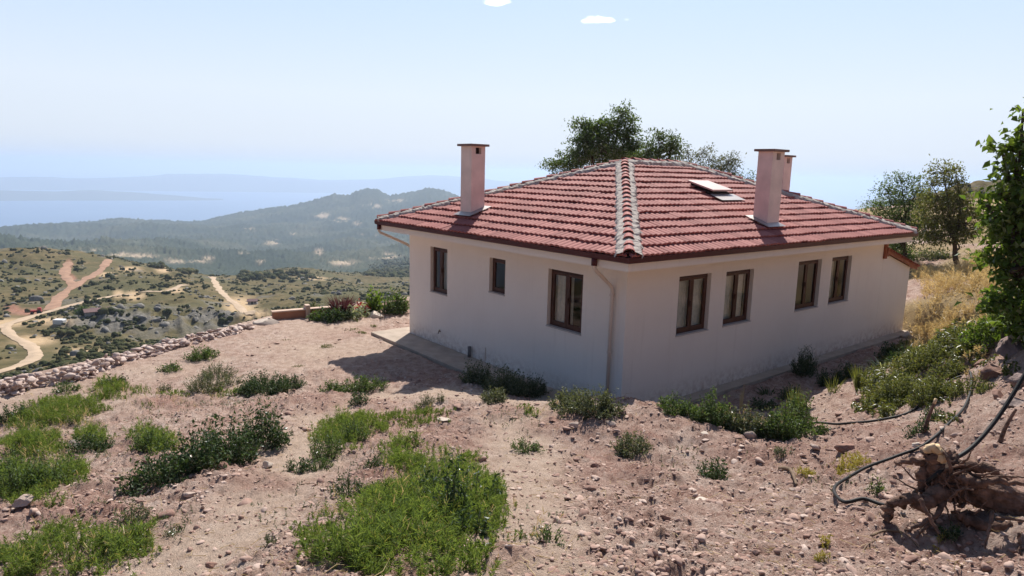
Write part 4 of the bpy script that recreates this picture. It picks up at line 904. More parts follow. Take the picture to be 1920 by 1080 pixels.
weed('leafy_weed', 'dark weed in the hollow under the uprooted stump', [(1785, 1005, 40, 30)], 'dark', .03, .5, 1.2, group=G1)
# ---- plants in the shaded ditch along the right wall
spiky('tall_grass', 'clump of tall yellow green grass stalks in the ditch before the right wall', 1490, 800, 70, 95, 'olive', 130, .016, .15, 'grass', spread=.35)
spiky('tall_grass', 'thin dark grass stalks against the right wall near the house corner', 1195, 755, 30, 50, 'grey', 26, .012, .1, 'grass', spread=.3)
spiky('tall_grass', 'sparse grass stalks in the ditch behind the bushes', 1560, 745, 50, 66, 'olive', 36, .012, .3, 'grass', spread=.6)
spiky('tall_grass', 'tall dry grass stalks in the ditch nearest the arching plant', 1610, 735, 60, 74, 'olive', 90, .015, .25, 'grass', spread=.5)
spiky('tall_grass', 'short dark grass in the shade midway along the right wall', 1440, 748, 70, 40, 'dark', 90, .014, .3, 'grass', spread=.7)
weed('leafy_weed', 'dark leafy weed in the shaded ditch below the sapling', [(1555, 722, 60, 34), (1590, 712, 50, 30)], 'dark', .05, .45, 1.2, group='weeds of the shaded ditch')
weed('leafy_weed', 'shaded weed in the ditch between the sapling and the bushes', [(1430, 770, 60, 26), (1480, 752, 50, 24)], 'dark', .05, .45, 1.1, group='weeds of the shaded ditch')
spiky('tall_weed', 'single dry seed stalk standing in the shaded ditch', 1388, 775, 18, 62, 'straw', 12, .014, .05, 'weed', spread=.2)
weed('dark_sapling', 'dark bushy sapling in the shade against the right wall', [(1508, 706, 64, 50), (1508, 704, 26, 66)], 'dark', .06, .2, 1.3, 'sapling', droop=-.3, upright=1.2)
spiky('arching_plant', 'arching plant with long pale leaves at the shaded end of the right wall', 1660, 700, 130, 70, 'pale', 60, .022, .55, 'plant', spread=1.0)
weed('leafy_bush', 'shaded bush with pale leaf tips under the far end of the right wall', [(1690, 690, 60, 44), (1665, 680, 50, 36)], 'dark', .06, .5, 1.3, group='bushes on the right hand bank')
G3 = 'bushes on the right hand bank'
weed('leafy_bush', 'wide small leaved bush on the bank directly above the upper pipe', [(1680, 760, 90, 52), (1740, 762, 80, 60), (1645, 770, 60, 36)], 'olive', .034, .55, 1.5, group=G3)
weed('leafy_bush', 'yellowish bush higher on the bank between the ditch and the rocks', [(1720, 712, 100, 46), (1775, 715, 70, 44)], 'olive', .036, .55, 1.4, group=G3)
weed('leafy_bush', 'low bush at the bend of the upper pipe', [(1810, 745, 70, 36), (1845, 740, 36, 26)], 'olive', .032, .5, 1.1, group=G3)
weed('leafy_bush', 'green bush at the foot of the right hand tree', [(1860, 655, 90, 60), (1820, 665, 50, 36)], 'lime', .05, .55, 1.3, group=G3)
weed('leafy_weed', 'dark weed beside the broken root stub on the bank', [(1715, 838, 44, 40), (1745, 800, 40, 36)], 'dark', .034, .5, 1.1, group=G3)

# ==================================================================== TREES
def tree(name, label, foot, d, blobs, leafm, leaf, nleaf, trunk_r, group=None, seed=1, ratio=.5, clump=.30, kinds=None, per=34, limbs=True, gfun=None):
    """trunk and limbs reaching into leaf clumps that fill each blob (u, v, half-width px, half-height px, extra distance)"""
    r = np.random.default_rng(seed); f = at_dist(*foot, d); zf = float(ground_base(f[0], f[1])[0]) if gfun is None else gfun(f[0], f[1]); f = np.array([f[0], f[1], zf]); e = empty(name, f)
    cen = []; rad = []
    for b_ in blobs:
        u, v, a, h = b_[:4]; dd = d + (b_[4] if len(b_) > 4 else 0); c = at_dist(u, v, dd); s = px_scale(c); cen.append(c); rad.append((a * s, h * s))
    cen = np.array(cen); vol = np.array([a * a * h for a, h in rad]) ** .75; vol /= vol.sum(); CP = []; owner = []
    for k, (c, (a, h)) in enumerate(zip(cen, rad)):
        n = max(3, int(nleaf / per * vol[k])); g = unit(r.normal(size=(n, 3))) * (r.uniform(.12, 1, n) ** .5)[:, None]
        CP.append(c + g * [a, a, h]); owner += [k] * n
    CP = np.concatenate(CP); owner = np.array(owner); n = len(CP); cs = clump * r.uniform(.6, 1.35, n)
    P = CP[:, None] + r.normal(0, .42, (n, per, 3)) * cs[:, None, None] * [1, 1, .7]; out_ = unit(CP - cen[owner])[:, None] * .5
    D = r.normal(0, .7, P.shape) + out_ + [0, 0, -.25]; Nn = r.normal(0, .55, P.shape) + [0, 0, 1.0]; L = leaf * r.uniform(.6, 1.3, n * per)
    P, D, Nn = (q.reshape(-1, 3) for q in (P, D, Nn))
    link('crown', leaf_mesh('crown', P - f, D, Nn, L, L * ratio), LM[leafm], e)
    top = np.average(cen, 0, vol); fork = f + (top - f) * .5; A, B, RA, RB = [], [], [], []
    tr = spline([f - [0, 0, .1], f + (fork - f) * .4 + r.normal(0, trunk_r, 3) * [1, 1, 0], fork, fork + (top - fork) * .7 + r.normal(0, trunk_r * 1.5, 3) * [1, 1, 0]], 14)
    b = MB(); b.tube(tr - f, np.linspace(trunk_r, trunk_r * .35, 14), 10); b.build('trunk', m_bark, e, True)
    st = tr[6 + (np.arange(len(cen)) % 7)]
    if limbs:
        b = MB()
        for k in range(len(cen)):
            m_ = (st[k] + cen[k]) / 2 + r.normal(0, .12, 3) + [0, 0, -.08]; b.tube(spline([st[k], m_, cen[k]], 8) - f, np.linspace(trunk_r * .42, trunk_r * .12, 8), 6)
        b.build('limbs', m_bark, e, True)
        idx = np.arange(n)[:: max(1, n // 420)]
        link('twigs', tubes_mesh('twigs', cen[owner[idx]] - f, CP[idx] - f, trunk_r * .11, trunk_r * .03, .12, seed), m_bark, e)
    return tag(e, label, 'tree', group)
GT = 'trees behind the house'
tree('evergreen_tree', 'tallest dark evergreen tree behind the roof ridge', (1125, 420), 31, [(1145, 245, 32, 30), (1165, 215, 18, 22), (1100, 262, 32, 32), (1090, 235, 18, 16), (1130, 285, 55, 30), (1178, 262, 22, 30), (1180, 285, 26, 26), (1085, 290, 24, 25), (1120, 240, 22, 20), (1180, 235, 14, 18)], 'tree', .12, 13000, .17, GT, 11, .5, .36)
tree('evergreen_tree', 'short bushy tree left of the tallest one, low over the roof', (1040, 420), 30, [(1050, 300, 28, 22), (1035, 315, 18, 15), (1070, 310, 26, 20), (1060, 330, 40, 20)], 'tree', .11, 2600, .1, GT, 12, .5, .32)
tree('leafy_tree', 'fresh green tree right of the tallest one behind the ridge', (1230, 420), 29, [(1240, 268, 26, 24), (1215, 285, 28, 22), (1255, 285, 26, 20), (1200, 295, 24, 14), (1265, 265, 12, 12), (1235, 250, 12, 10), (1225, 310, 50, 16)], 'mid', .11, 5200, .11, GT, 13, .5, .34)
tree('olive_tree', 'thin grey green tree with sky showing through behind the ridge', (1310, 430), 30, [(1290, 285, 14, 14), (1315, 288, 20, 16), (1300, 308, 26, 16), (1330, 300, 12, 18), (1275, 300, 14, 14), (1318, 325, 36, 14)], 'grey', .10, 2300, .09, GT, 14, .4, .36)
tree('olive_tree', 'small rounded tree between the roof hatch and the right chimney', (1365, 440), 30, [(1365, 302, 18, 16), (1350, 318, 20, 14), (1378, 318, 10, 18), (1360, 335, 28, 12)], 'grey', .10, 2300, .09, GT, 15, .4, .34)
tree('olive_tree', 'lowest crown just showing left of the right chimney', (1400, 450), 33, [(1400, 335, 20, 12), (1385, 345, 18, 10), (1412, 345, 16, 12)], 'tree', .10, 800, .08, GT, 16, .4, .32)
GR = 'trees on the slope right of the house'
tree('slender_tree', 'left of the two slender trees right of the house, airy dark crown', (1700, 480), 33, [(1690, 340, 26, 22), (1665, 362, 30, 22), (1705, 375, 40, 30), (1650, 385, 24, 22), (1690, 410, 56, 30), (1725, 350, 16, 26), (1720, 425, 36, 30), (1680, 440, 40, 30), (1640, 400, 14, 12), (1670, 470, 40, 22)], 'tree', .11, 8200, .11, GR, 21, .45, .40)
tree('slender_tree', 'right of the two slender trees with a yellow green crown and bare trunk', (1803, 492), 31, [(1770, 325, 30, 20), (1745, 345, 20, 22), (1795, 340, 22, 26), (1765, 370, 44, 28), (1800, 385, 36, 30), (1755, 410, 40, 30), (1810, 420, 36, 26), (1780, 440, 46, 22), (1825, 400, 16, 24), (1740, 440, 24, 22)], 'olive', .11, 9000, .12, GR, 22, .45, .40)
tree('broadleaf_tree', 'near broad leaved tree leaning in from the right edge', (1985, 700), 11.5, [(1893, 268, 16, 16), (1912, 240, 12, 14), (1918, 208, 8, 10), (1876, 276, 10, 8), (1905, 300, 16, 12), (1880, 318, 14, 8), (1910, 345, 26, 20), (1880, 362, 26, 14), (1852, 384, 18, 12), (1900, 405, 40, 22), (1866, 425, 30, 18), (1908, 455, 40, 24), (1872, 490, 30, 20), (1905, 520, 30, 24), (1880, 565, 34, 22), (1905, 610, 30, 26), (1960, 330, 50, 110), (1990, 480, 60, 120), (1970, 600, 50, 50)], 'lime', .11, 6200, .13, None, 23, .66, .20, per=14)
tree('crown_shade', 'dark foliage added as the shaded inside of the right edge tree', (1920, 660), 12.6, [(1912, 440, 26, 50), (1925, 555, 34, 55), (1908, 620, 22, 30), (1950, 400, 40, 90)], 'tree', .10, 1700, .07, None, 24, .55, .26, per=26)  # darker leaves added to put shade inside the crown
for (u, v, w, h, lab, lm) in ((1680, 478, 90, 44, 'low dark scrub bush beneath the left slender tree', 'tree'), (1745, 488, 70, 32, 'grey scrub bush between the two slender trees', 'grey'), (1835, 492, 50, 40, 'scrub bush behind the dry grass near the right edge tree', 'olive'), (1780, 492, 50, 24, 'low grey scrub beside the bare trunk', 'grey')):
    tree('scrub_bush', lab, (u, v + h * .3), 34, [(u - w * .2, v - h * .1, w * .3, h * .4), (u + w * .2, v, w * .3, h * .45), (u, v - h * .2, w * .35, h * .4)], lm, .11, 1500, .05, 'scrub bushes on the slope right of the house', nseed(), .5, .34, limbs=False)['category'] = 'bush'

# ==================================================================== FLOWER BED on the far brink of the pad
m_terra = simple('terracotta_wall', (.33, .155, .095), .9, .14, 4, .01)
m_cope = simple('pale_coping', (.55, .40, .31), .9, .1, 5, .006)
p0, p1 = on_z(512, 601, 0), on_z(640, 590, 0); d = (p1 - p0); Lw = float(np.hypot(d[0], d[1])); ang = math.atan2(d[1], d[0])
lw = tag(empty('low_wall', (p0[0], p0[1], 0), ang), 'low terracotta garden wall with pale coping at the far brink of the pad', 'wall')
b = MB(); b.box((0, 0, -.4), (Lw, .16, .24), .02); b.build('wall', m_terra, lw)
b = MB(); b.box((-.03, -.03, .24), (Lw + .03, .19, .285), .015); b.build('coping', m_cope, lw)
b = MB(); b.box((Lw * .5 - .07, -.05, -.3), (Lw * .5 + .07, .21, .40), .015); b.build('pier', m_cope, lw)
GB = 'plants of the flower bed'
spiky('fountain_grass', 'tall purple fountain grass behind the low wall', 642, 596, 70, 62, 'purple', 240, .03, .25, 'plant', GB, .55)
weed('flowering_plant', 'low pink flowering plant at the end of the low wall', [(600, 600, 44, 20)], 'mid', .09, .7, 1.6, 'flower', GB)
e_ = weed('pink_flowers', 'cluster of pink blossoms over the plant by the low wall', [(597, 588, 16, 12)], 'pink', .07, .9, 1.4, 'flower', GB)
weed('rosette_plant', 'pale variegated rosette plant in the middle of the flower bed', [(662, 598, 44, 30), (680, 596, 26, 20)], 'pale', .16, .4, .9, 'plant', GB, droop=-.2)
weed('red_shrub', 'red leaved shrub in the flower bed', [(683, 590, 34, 26), (697, 586, 24, 16)], 'red', .11, .6, 1.4, 'shrub', GB)
weed('tall_plant', 'tall upright bright green plant in the flower bed', [(700, 588, 26, 52), (708, 590, 20, 34)], 'lime', .16, .45, 1.3, 'plant', GB, droop=-.3)
weed('round_shrub', 'round dark green shrub next to the house wall in the flower bed', [(735, 590, 44, 44), (752, 588, 34, 42)], 'mid', .11, .6, 1.6, 'shrub', GB)
weed('dark_plant', 'dark green plant spreading below the purple grass', [(625, 602, 56, 24), (645, 600, 40, 22)], 'dark', .10, .5, 1.5, 'plant', GB)
weed('pale_bush', 'pale green bush peeping over the low wall', [(585, 584, 36, 16), (567, 584, 20, 8)], 'grey', .09, .5, 1.4, 'bush', GB)

# ==================================================================== STONES
m_stone = simple('pink_stone', (.40, .305, .255), .95, .25, 6, .02)
m_stone_red = simple('red_stone', (.26, .15, .115), .95, .25, 7, .02)
m_stone_pale = simple('pale_stone', (.55, .46, .38), .95, .15, 6, .015)
m_stone_grey = simple('purple_grey_rock', (.23, .165, .15), .95, .4, 5, .05)
m_grav, nt, out = mat('loose_stones')
g = N(nt, 'ShaderNodeNewGeometry'); c = ramp(nt, g.outputs['Random Per Island'], [(0, (.20, .098, .075)), (.45, (.36, .22, .175)), (.85, (.49, .35, .29)), (1, (.58, .46, .395))])
c = mixc(nt, .35, c, ramp(nt, noise(nt, 40, 4, .6), [(.3, (.2, .13, .1)), (.7, (.55, .44, .37))])); principled(nt, out, c, .95, bump(nt, noise(nt, 120, 3), .4, .005), .1)
def clear_of_house(x, y):
    s = (x - CX) * dR[0] + (y - CY) * dR[1]; t = (x - CX) * dL[0] + (y - CY) * dL[1]
    return ~((s > -.9) & (s < 13.4) & (t > -.35) & (t < 9)), (t > 4.5) & (s < 0)
def gravel(n, r0, r1, med, sig, sub, seed, cap=.2):
    r = np.random.default_rng(seed); a = r.uniform(R_(-42), R_(42), n); d = np.exp(r.uniform(math.log(r0), math.log(r1), n)); x, y = np.sin(a) * d, np.cos(a) * d
    ok, pad = clear_of_house(x, y); z, pm, cl = ground_full(x, y)
    w = (.25 + .75 * cl + .45 * sstep(-.1, .5, fbm(x, y, .6, 3, 221))) * (1 - .6 * pm) * np.where(pad, .35, 1) * (brink_side(x, y) < -.2)
    k = ok & (r.uniform(0, 1, n) < w); x, y, z = x[k], y[k], z[k]; sc_ = np.minimum(med * np.exp(r.normal(0, sig, len(x))) * (.75 + d[k] * .045), cap)
    return np.stack([x, y, z + sc_ * .02], 1), sc_
P1, S1 = gravel(42000, 2.2, 24, .0105, .62, 1, 301, .045); P2, S2 = gravel(11000, 2.5, 22, .0185, .5, 2, 302, .08)
tag(link('gravel', scatter_mesh([rock_template(s, 2, .3, .55) for s in range(8)], P1, S1, 303, .4, 'gravel'), m_grav), 'small loose stones and clods strewn over the slope', 'gravel', kind='stuff')
tag(link('rubble', scatter_mesh([rock_template(s + 20, 2, .5, .5) for s in range(10)], P2, S2, 304, .5, 'rubble', False, .35), m_grav), 'fist sized rubble strewn over the slope', 'rubble', kind='stuff')
GS = 'single stones on the slope'
def stone(u, v, w, m, label, h=.6, seed=None, group=GS, asp=1.0, name='stone'):
    sd = seed or nseed(); c = ray_ground(u, v); s = px_scale(c) * w / 2; V, F = rock_template(sd, 4 if w > 40 else 3, .45, 1.0); V = V * (1 + .10 * noise3(V, 5, sd) + .05 * noise3(V, 12, sd + 1))[:, None]
    V = V * [s, s * .8 * asp, s * h]; r = np.random.default_rng(sd); th = r.uniform(-.5, .5); co, si = math.cos(th), math.sin(th); V = np.stack([V[:, 0] * co - V[:, 1] * si, V[:, 0] * si + V[:, 1] * co, V[:, 2]], 1)
    o = link(name, np_mesh(name, V, F), m); z = float(ground_full(np.array([c[0]]), np.array([c[1]]))[0][0]); o.location = (c[0], c[1], z + s * h * .35); return tag(o, label, 'stone', group)
for a in ((1039, 797, 24, m_stone_red, 'reddish stone below the bush at the house corner, left of two'), (1078, 808, 24, m_stone, 'pinkish stone below the bush at the house corner, right of two'), (1311, 955, 36, m_stone_pale, 'flat pale stone below the lone dark weed right of centre', .35), (1457, 1008, 36, m_stone_red, 'red brown angular stone at lower right, left of the pipe loop'),
          (1401, 830, 30, m_stone, 'pink stone under the ditch edge bushes'), (1322, 826, 20, m_stone_pale, 'small pale stone under the taller ditch edge bush'), (1117, 886, 24, m_stone_red, 'dark red clod stone left of the lone dark weed'), (1487, 932, 22, m_stone, 'pink stone next to the yellow weeds'), (1712, 860, 20, m_stone_pale, 'rounded whitish stone beside the uprooted stump', .8),
          (1524, 858, 26, m_stone, 'angular stone above the yellow weeds'), (1680, 1060, 32, m_stone_red, 'dark red stone near the bottom edge below the stump', .5), (1902, 1076, 52, m_stone_pale, 'large flat pale stone in the bottom right corner', .35), (418, 892, 26, m_stone_red, 'round reddish stone at the foot of the largest bush'), (355, 938, 26, m_stone, 'flat stone on the bank below the largest bush', .4),
          (500, 878, 28, m_stone_pale, 'pale stone at the right end of the largest bush'), (394, 1066, 28, m_stone_red, 'dark red stone on the tan track at the bottom edge', .5), (148, 842, 44, m_stone, 'wide flat stone between the weeds at the left', .4), (50, 980, 46, m_stone, 'broad stone under the weed mass at the left edge', .5), (1700, 634, 26, m_stone_pale, 'white stone at the far foot of the right wall'),
          (832, 800, 30, m_stone_pale, 'pale slab at the right end of the middle grass patch', .3), (1145, 800, 26, m_stone, 'stone beside the grey green crest bush'), (1245, 985, 24, m_stone_red, 'small red stone in the open rubble at lower centre'), (430, 744, 14, m_stone_pale, 'small white stone in the flat grass on the left slope'), (770, 845, 34, m_stone_red, 'red clod on the heap below the middle grass patch', .5)):
    stone(*a)
stone(1582, 862, 46, m_stone_red, 'slab of reddish rock jutting from the earth below the upper pipe', .55)
GK = 'rocks of the cut bank'
stone(1895, 690, 62, m_stone_grey, 'largest purple grey boulder in the cut bank under the tree', .8, 61, GK, 1.3, 'boulder')
stone(1915, 735, 46, m_stone_grey, 'dark rock below the largest boulder beside the pipe', .9, 66, GK, 1.2, 'boulder')
stone(1872, 752, 40, m_stone_red, 'red brown rock on the bank between the pipe and its bend', .7, 67, GK, 1.2, 'boulder')
stone(1858, 722, 44, m_stone_red, 'reddish block left of the large boulder', 1.2, 62, GK, 1.0, 'boulder')
stone(1840, 700, 36, m_stone_red, 'rusty rock above the reddish block', .7, 63, GK, 1.0, 'boulder')
stone(1905, 770, 60, m_stone, 'pale ledge of rock under the pipe on the bank', .4, 64, GK, 1.3, 'boulder')
stone(1880, 640, 40, m_stone_grey, 'grey rock half hidden under the right edge tree', .6, 65, GK, 1.0, 'boulder')
c = on_z(502, 607, 0.0); V, F = rock_template(71, 3, .3, 1.0); o = link('flat_stone', np_mesh('flat_stone', V * [.52, .34, .14], F), m_stone_pale); o.location = (c[0], c[1], .07); tag(o, 'flat slab stone at the far end of the dry stone wall', 'stone')
c = on_z(702, 596, 0.0); V, F = rock_template(72, 3, .15, 1.0); o = link('border_stone', np_mesh('border_stone', V * [.36, .24, .16], F, True), m_stone_pale); o.location = (c[0], c[1], .1); tag(o, 'rounded border stone before the red shrub', 'stone')

m_wallstone, nt, out = mat('field_stone')
g = N(nt, 'ShaderNodeNewGeometry'); c = ramp(nt, g.outputs['Random Per Island'], [(0, (.33, .23, .195)), (.4, (.50, .38, .33)), (1, (.66, .55, .49))])
principled(nt, out, mixc(nt, .35, c, ramp(nt, noise(nt, 14, 5, .7), [(.3, (.2, .13, .11)), (.7, (.58, .46, .4))])), .95, bump(nt, noise(nt, 50, 3), .4, .01), .1)
# dry stone wall along the brink
WP = np.array([on_z(u, v, 0)[:2] for u, v in ((-190, 800), (-90, 772), (0, 749), (40, 745), (90, 728), (166, 716), (207, 697), (255, 679), (296, 668), (355, 650), (412, 637), (450, 627), (484, 616))])
WP = spline(np.c_[WP, np.zeros(len(WP))], 240)[:, :2]; wl = np.r_[0, np.cumsum(np.hypot(*np.diff(WP, axis=0).T))]; LW = wl[-1]
r = np.random.default_rng(81); pos = []; scl = []
def wall_pt(a, off):
    i = min(np.searchsorted(wl, a), len(WP) - 1); i = max(i, 1); t = WP[i] - WP[i - 1]; t /= np.linalg.norm(t); return WP[i] + np.array([-t[1], t[0]]) * off
for layer, (h, nrow) in enumerate(((.03, 5), (.11, 4), (.20, 4), (.28, 3), (.35, 3))):
    for row in range(nrow):
        a = r.uniform(0, .2)
        while a < LW - .2:
            sz = r.uniform(.07, .17) * (1.25 if layer == 3 else 1); tall = .32 + .48 * sstep(LW - 2, LW - 9, a)
            if not (layer >= 2 and r.uniform() > tall + .1):
                p = wall_pt(a + sz, .08 + (row + .5) * .62 / nrow + r.normal(0, .04)); z0 = max(float(ground_base(p[0], p[1])[0]), -.2) if row == 0 else 0
                pos.append((p[0], p[1], z0 + h * tall + r.normal(0, .02))); scl.append(sz * .72)
            a += sz * r.uniform(1.1, 1.5)
o = link('stone_wall', scatter_mesh([rock_template(s + 40, 2, .35, .5) for s in range(8)], np.array(pos), np.array(scl), 82, .35, 'stone_wall', False, .3), m_wallstone)
tag(o, 'low dry stone wall of pinkish field stones along the brink at the left', 'stone wall')

# ==================================================================== SCRUB AND SMALL THINGS ON THE FAR SLOPE
m_scrub, nt, out = mat('scrub_leaves')
g = N(nt, 'ShaderNodeNewGeometry'); c = ramp(nt, g.outputs['Random Per Island'], [(0, (.036, .044, .02)), (.4, (.075, .080, .036)), (.8, (.12, .11, .05)), (1, (.17, .14, .07))])
principled(nt, out, mixc(nt, .4, c, ramp(nt, noise(nt, 1.6, 4, .7), [(.35, (.02, .026, .012)), (.65, (.09, .10, .045))])), .95, bump(nt, noise(nt, 3.5, 3, .7), 1, .35), .05)
m_out = simple('outcrop_rock', (.21, .195, .175), .95, .35, .8, .1, .1)
def bush_template(seed):
    r = np.random.default_rng(seed); Vs = []; Fs = []; o = 0; V0, F0 = ico(2)
    for k in range(5):
        V = V0 * (1 + .45 * noise3(V0, 2.6, seed + k)[:, None]) * r.uniform(.38, .62) * [1, 1, .85] + [*r.normal(0, .36, 2), r.uniform(.15, .5)]; Vs.append(V); Fs.append(F0 + o); o += len(V)
    return np.concatenate(Vs), np.concatenate(Fs)
def hill_scatter(n, r0, r1, u0, u1, seed, want):
    r = np.random.default_rng(seed); a0, a1 = az_q(u0, 560)[0], az_q(u1, 560)[0]; a = r.uniform(a0, a1, n); d = np.exp(r.uniform(math.log(r0), math.log(r1), n)); x, y = np.sin(a) * d, np.cos(a) * d; z = hill_z(x, y); u, v = to_px(x, y, z)
    k = r.uniform(0, 1, n) < want(x, y, d, u, v); return np.stack([x, y, z], 1)[k], d[k], r
ROADS = [np.array([v.co[:2] for v in o.data.vertices]) for o in COL.objects if o.name.startswith('dirt_road')]
RP = np.concatenate(ROADS)[::2]
def off_road(x, y):
    d = np.full(len(x), 1e9)
    for i in range(0, len(RP), 400): d = np.minimum(d, np.hypot(x[:, None] - RP[None, i:i + 400, 0], y[:, None] - RP[None, i:i + 400, 1]).min(1))
    return d > 2.2
BARE = [(105, 603, 45, 7), (255, 556, 20, 7), (45, 583, 34, 8), (20, 600, 40, 12), (452, 575, 28, 16), (480, 588, 22, 8), (130, 507, 9, 20), (180, 586, 34, 7), (225, 553, 12, 7)]
def scrub_w(x, y, d, u, v):
    w = .18 + .82 * sstep(-.25, .35, fbm(x, y, .022, 3, 231)); w *= 1 - soft_ellipses(u, v, BARE) * .93; w *= .35 + .65 * sstep(-.2, .3, fbm(x, y, .09, 2, 233)); return w * off_road(x, y)
P, D, r = hill_scatter(24000, 85, 900, -120, 1000, 401, scrub_w)
tag(link('scrub', scatter_mesh([bush_template(k) for k in range(6)], P, .62 * np.exp(r.normal(0, .42, len(P))) * (.7 + D / 700), 402, .3, 'scrub', False, .1), m_scrub), 'dark scrub bushes dotted over the far slopes', 'scrub', kind='stuff')
P, D, r = hill_scatter(2600, 100, 1400, 1640, 2100, 403, lambda x, y, d, u, v: .6 + 0 * x)
tag(link('right_scrub', scatter_mesh([bush_template(k + 9) for k in range(5)], P, 1.0 * np.exp(r.normal(0, .35, len(P))) * (.8 + D / 900), 404, .3, 'right_scrub', False, .1), m_scrub), 'scrub covering the dark hill at the right', 'scrub', kind='stuff')
def rock_w(x, y, d, u, v):
    return (.05 + .9 * np.exp(-((d - 229) / 11) ** 2) * sstep(120, 200, u) * sstep(480, 430, u) + .5 * sstep(.2, .5, fbm(x, y, .03, 3, 241)) + .6 * soft_ellipses(u, v, [(10, 490, 25, 14), (75, 632, 30, 8), (25, 665, 25, 8), (35, 530, 14, 8), (120, 490, 20, 6), (370, 550, 20, 8)])) * off_road(x, y)
P, D, r = hill_scatter(5200, 100, 560, -100, 900, 405, rock_w)
tag(link('outcrops', scatter_mesh([rock_template(k + 90, 2, .5, .75) for k in range(7)], P, .55 * np.exp(r.normal(0, .5, len(P))) * (.7 + D / 420), 406, .35, 'outcrops'), m_out), 'pale grey limestone outcrops scattered on the scrub hill', 'rocks', kind='stuff')
# a line of trees along the second spur, and the dark wooded spur
def wood_w(x, y, d, u, v): return soft_ellipses(u, v, [(470, 522, 22, 7), (520, 520, 22, 8), (560, 519, 20, 7), (300, 500, 20, 4), (345, 512, 12, 4)]) * .7 + .9 * ((u > 690) & (v < 548) & (d > 620)) * (u < 1000)
P, D, r = hill_scatter(9000, 420, 1500, 240, 1000, 407, wood_w)
tag(link('wood', scatter_mesh([bush_template(k + 30) for k in range(6)], P, 2.6 * np.exp(r.normal(0, .3, len(P))), 408, .3, 'wood', False, .08), m_scrub), 'dark trees of the wooded spur beyond the pad', 'wood', kind='stuff')

m_hutwall = simple('hut_wall', (.42, .38, .36), .9, .1, 1); m_hutroof = simple('hut_roof', (.15, .085, .08), .8, .15, 1); m_tank = simple('white_tank', (.75, .75, .74), .6, .04)
def gabled(name, label, u, v, wpx, depth, wallh, rise, ang, cat='shed'):
    c = ray_hill(u, v); w = wpx * px_scale(c); az = math.atan2(c[0], c[1]); e = tag(empty(name, (c[0], c[1], float(hill_z(c[:1], c[1:2])[0]) - .15), -az + ang), label, cat)
    b = MB(); b.add([(-w / 2, 0, -1), (w / 2, 0, -1), (w / 2, depth, -1), (-w / 2, depth, -1), (-w / 2, 0, wallh), (w / 2, 0, wallh), (w / 2, depth, wallh), (-w / 2, depth, wallh), (-w / 2, depth / 2, wallh + rise), (w / 2, depth / 2, wallh + rise)], [(0, 1, 5, 4), (1, 2, 6, 9, 5), (2, 3, 7, 6), (3, 0, 4, 8, 7)]); b.build('wall', m_hutwall, e)
    o = .35; b = MB()
    for y0, z0 in ((-o, wallh - o * rise * 2 / depth), (depth + o, wallh - o * rise * 2 / depth)):
        b.add([(-w / 2 - o, y0, z0), (w / 2 + o, y0, z0), (w / 2 + o, depth / 2, wallh + rise), (-w / 2 - o, depth / 2, wallh + rise), (-w / 2 - o, y0, z0 + .15), (w / 2 + o, y0, z0 + .15), (w / 2 + o, depth / 2, wallh + rise + .15), (-w / 2 - o, depth / 2, wallh + rise + .15)], [(0, 1, 2, 3), (4, 5, 6, 7), (0, 1, 5, 4), (1, 2, 6, 5), (3, 0, 4, 7)])
    b.build('roof', m_hutroof, e)
    b = MB(); b.box((-w * .12, -.04, 0), (w * .08, .02, wallh * .8)); b.build('door', m_black, e); b = MB(); b.box((w * .25, -.03, wallh * .4), (w * .38, .02, wallh * .8)); b.build('window', m_black, e); return e
gabled('shed', 'long low shed with a red roof beside the dirt road', 184, 591, 40, 4.5, 1.2, .6, .12)
gabled('hut', 'tiny hut on the bare tan slope above the wall end', 473, 571, 16, 3, 1.5, .6, -.1, 'hut')
c = ray_hill(112, 606); b = MB(); b.box((-1.5, -1, -.3), (1.5, 1, 1.2), .25); o = b.build('water_tank', m_tank); o.location = (c[0], c[1], c[2]); tag(o, 'small white water tank below the dirt road', 'tank')
c = ray_hill(68, 589); e = tag(empty('red_tractor', c, .4), 'small red tractor parked on the red earth at the left', 'tractor'); m_red = simple('red_paint', (.40, .03, .03), .45, .1, 2); m_tyre = simple('tyre_rubber', (.03, .03, .03), .9)
b = MB(); b.box((-1.6, -.45, .7), (.5, .45, 1.35), .1); b.box((.5, -.5, .75), (1.6, .5, 1.15), .08); b.build('body', m_red, e)
b = MB(); b.box((.5, -.55, 1.3), (1.5, .55, 2.15), .08); b.build('cab', m_red, e)
for x, y, rad in ((-1.1, .62, .42), (-1.1, -.62, .42), (1.0, .72, .68), (1.0, -.72, .68)): b = MB(); b.tube([(x, y - .16, rad), (x, y + .16, rad)], rad, 14); b.build('wheel', m_tyre, e)
tree('round_tree', 'round dark tree beside the long red roofed shed', (155, 592), float(np.hypot(*ray_hill(155, 592)[:2])), [(154, 583, 8, 7), (150, 586, 6, 5), (159, 586, 6, 5)], 'tree', .5, 1400, .18, None, 31, .6, .9, gfun=lambda x, y: float(hill_z(np.array([x]), np.array([y]))[0]))

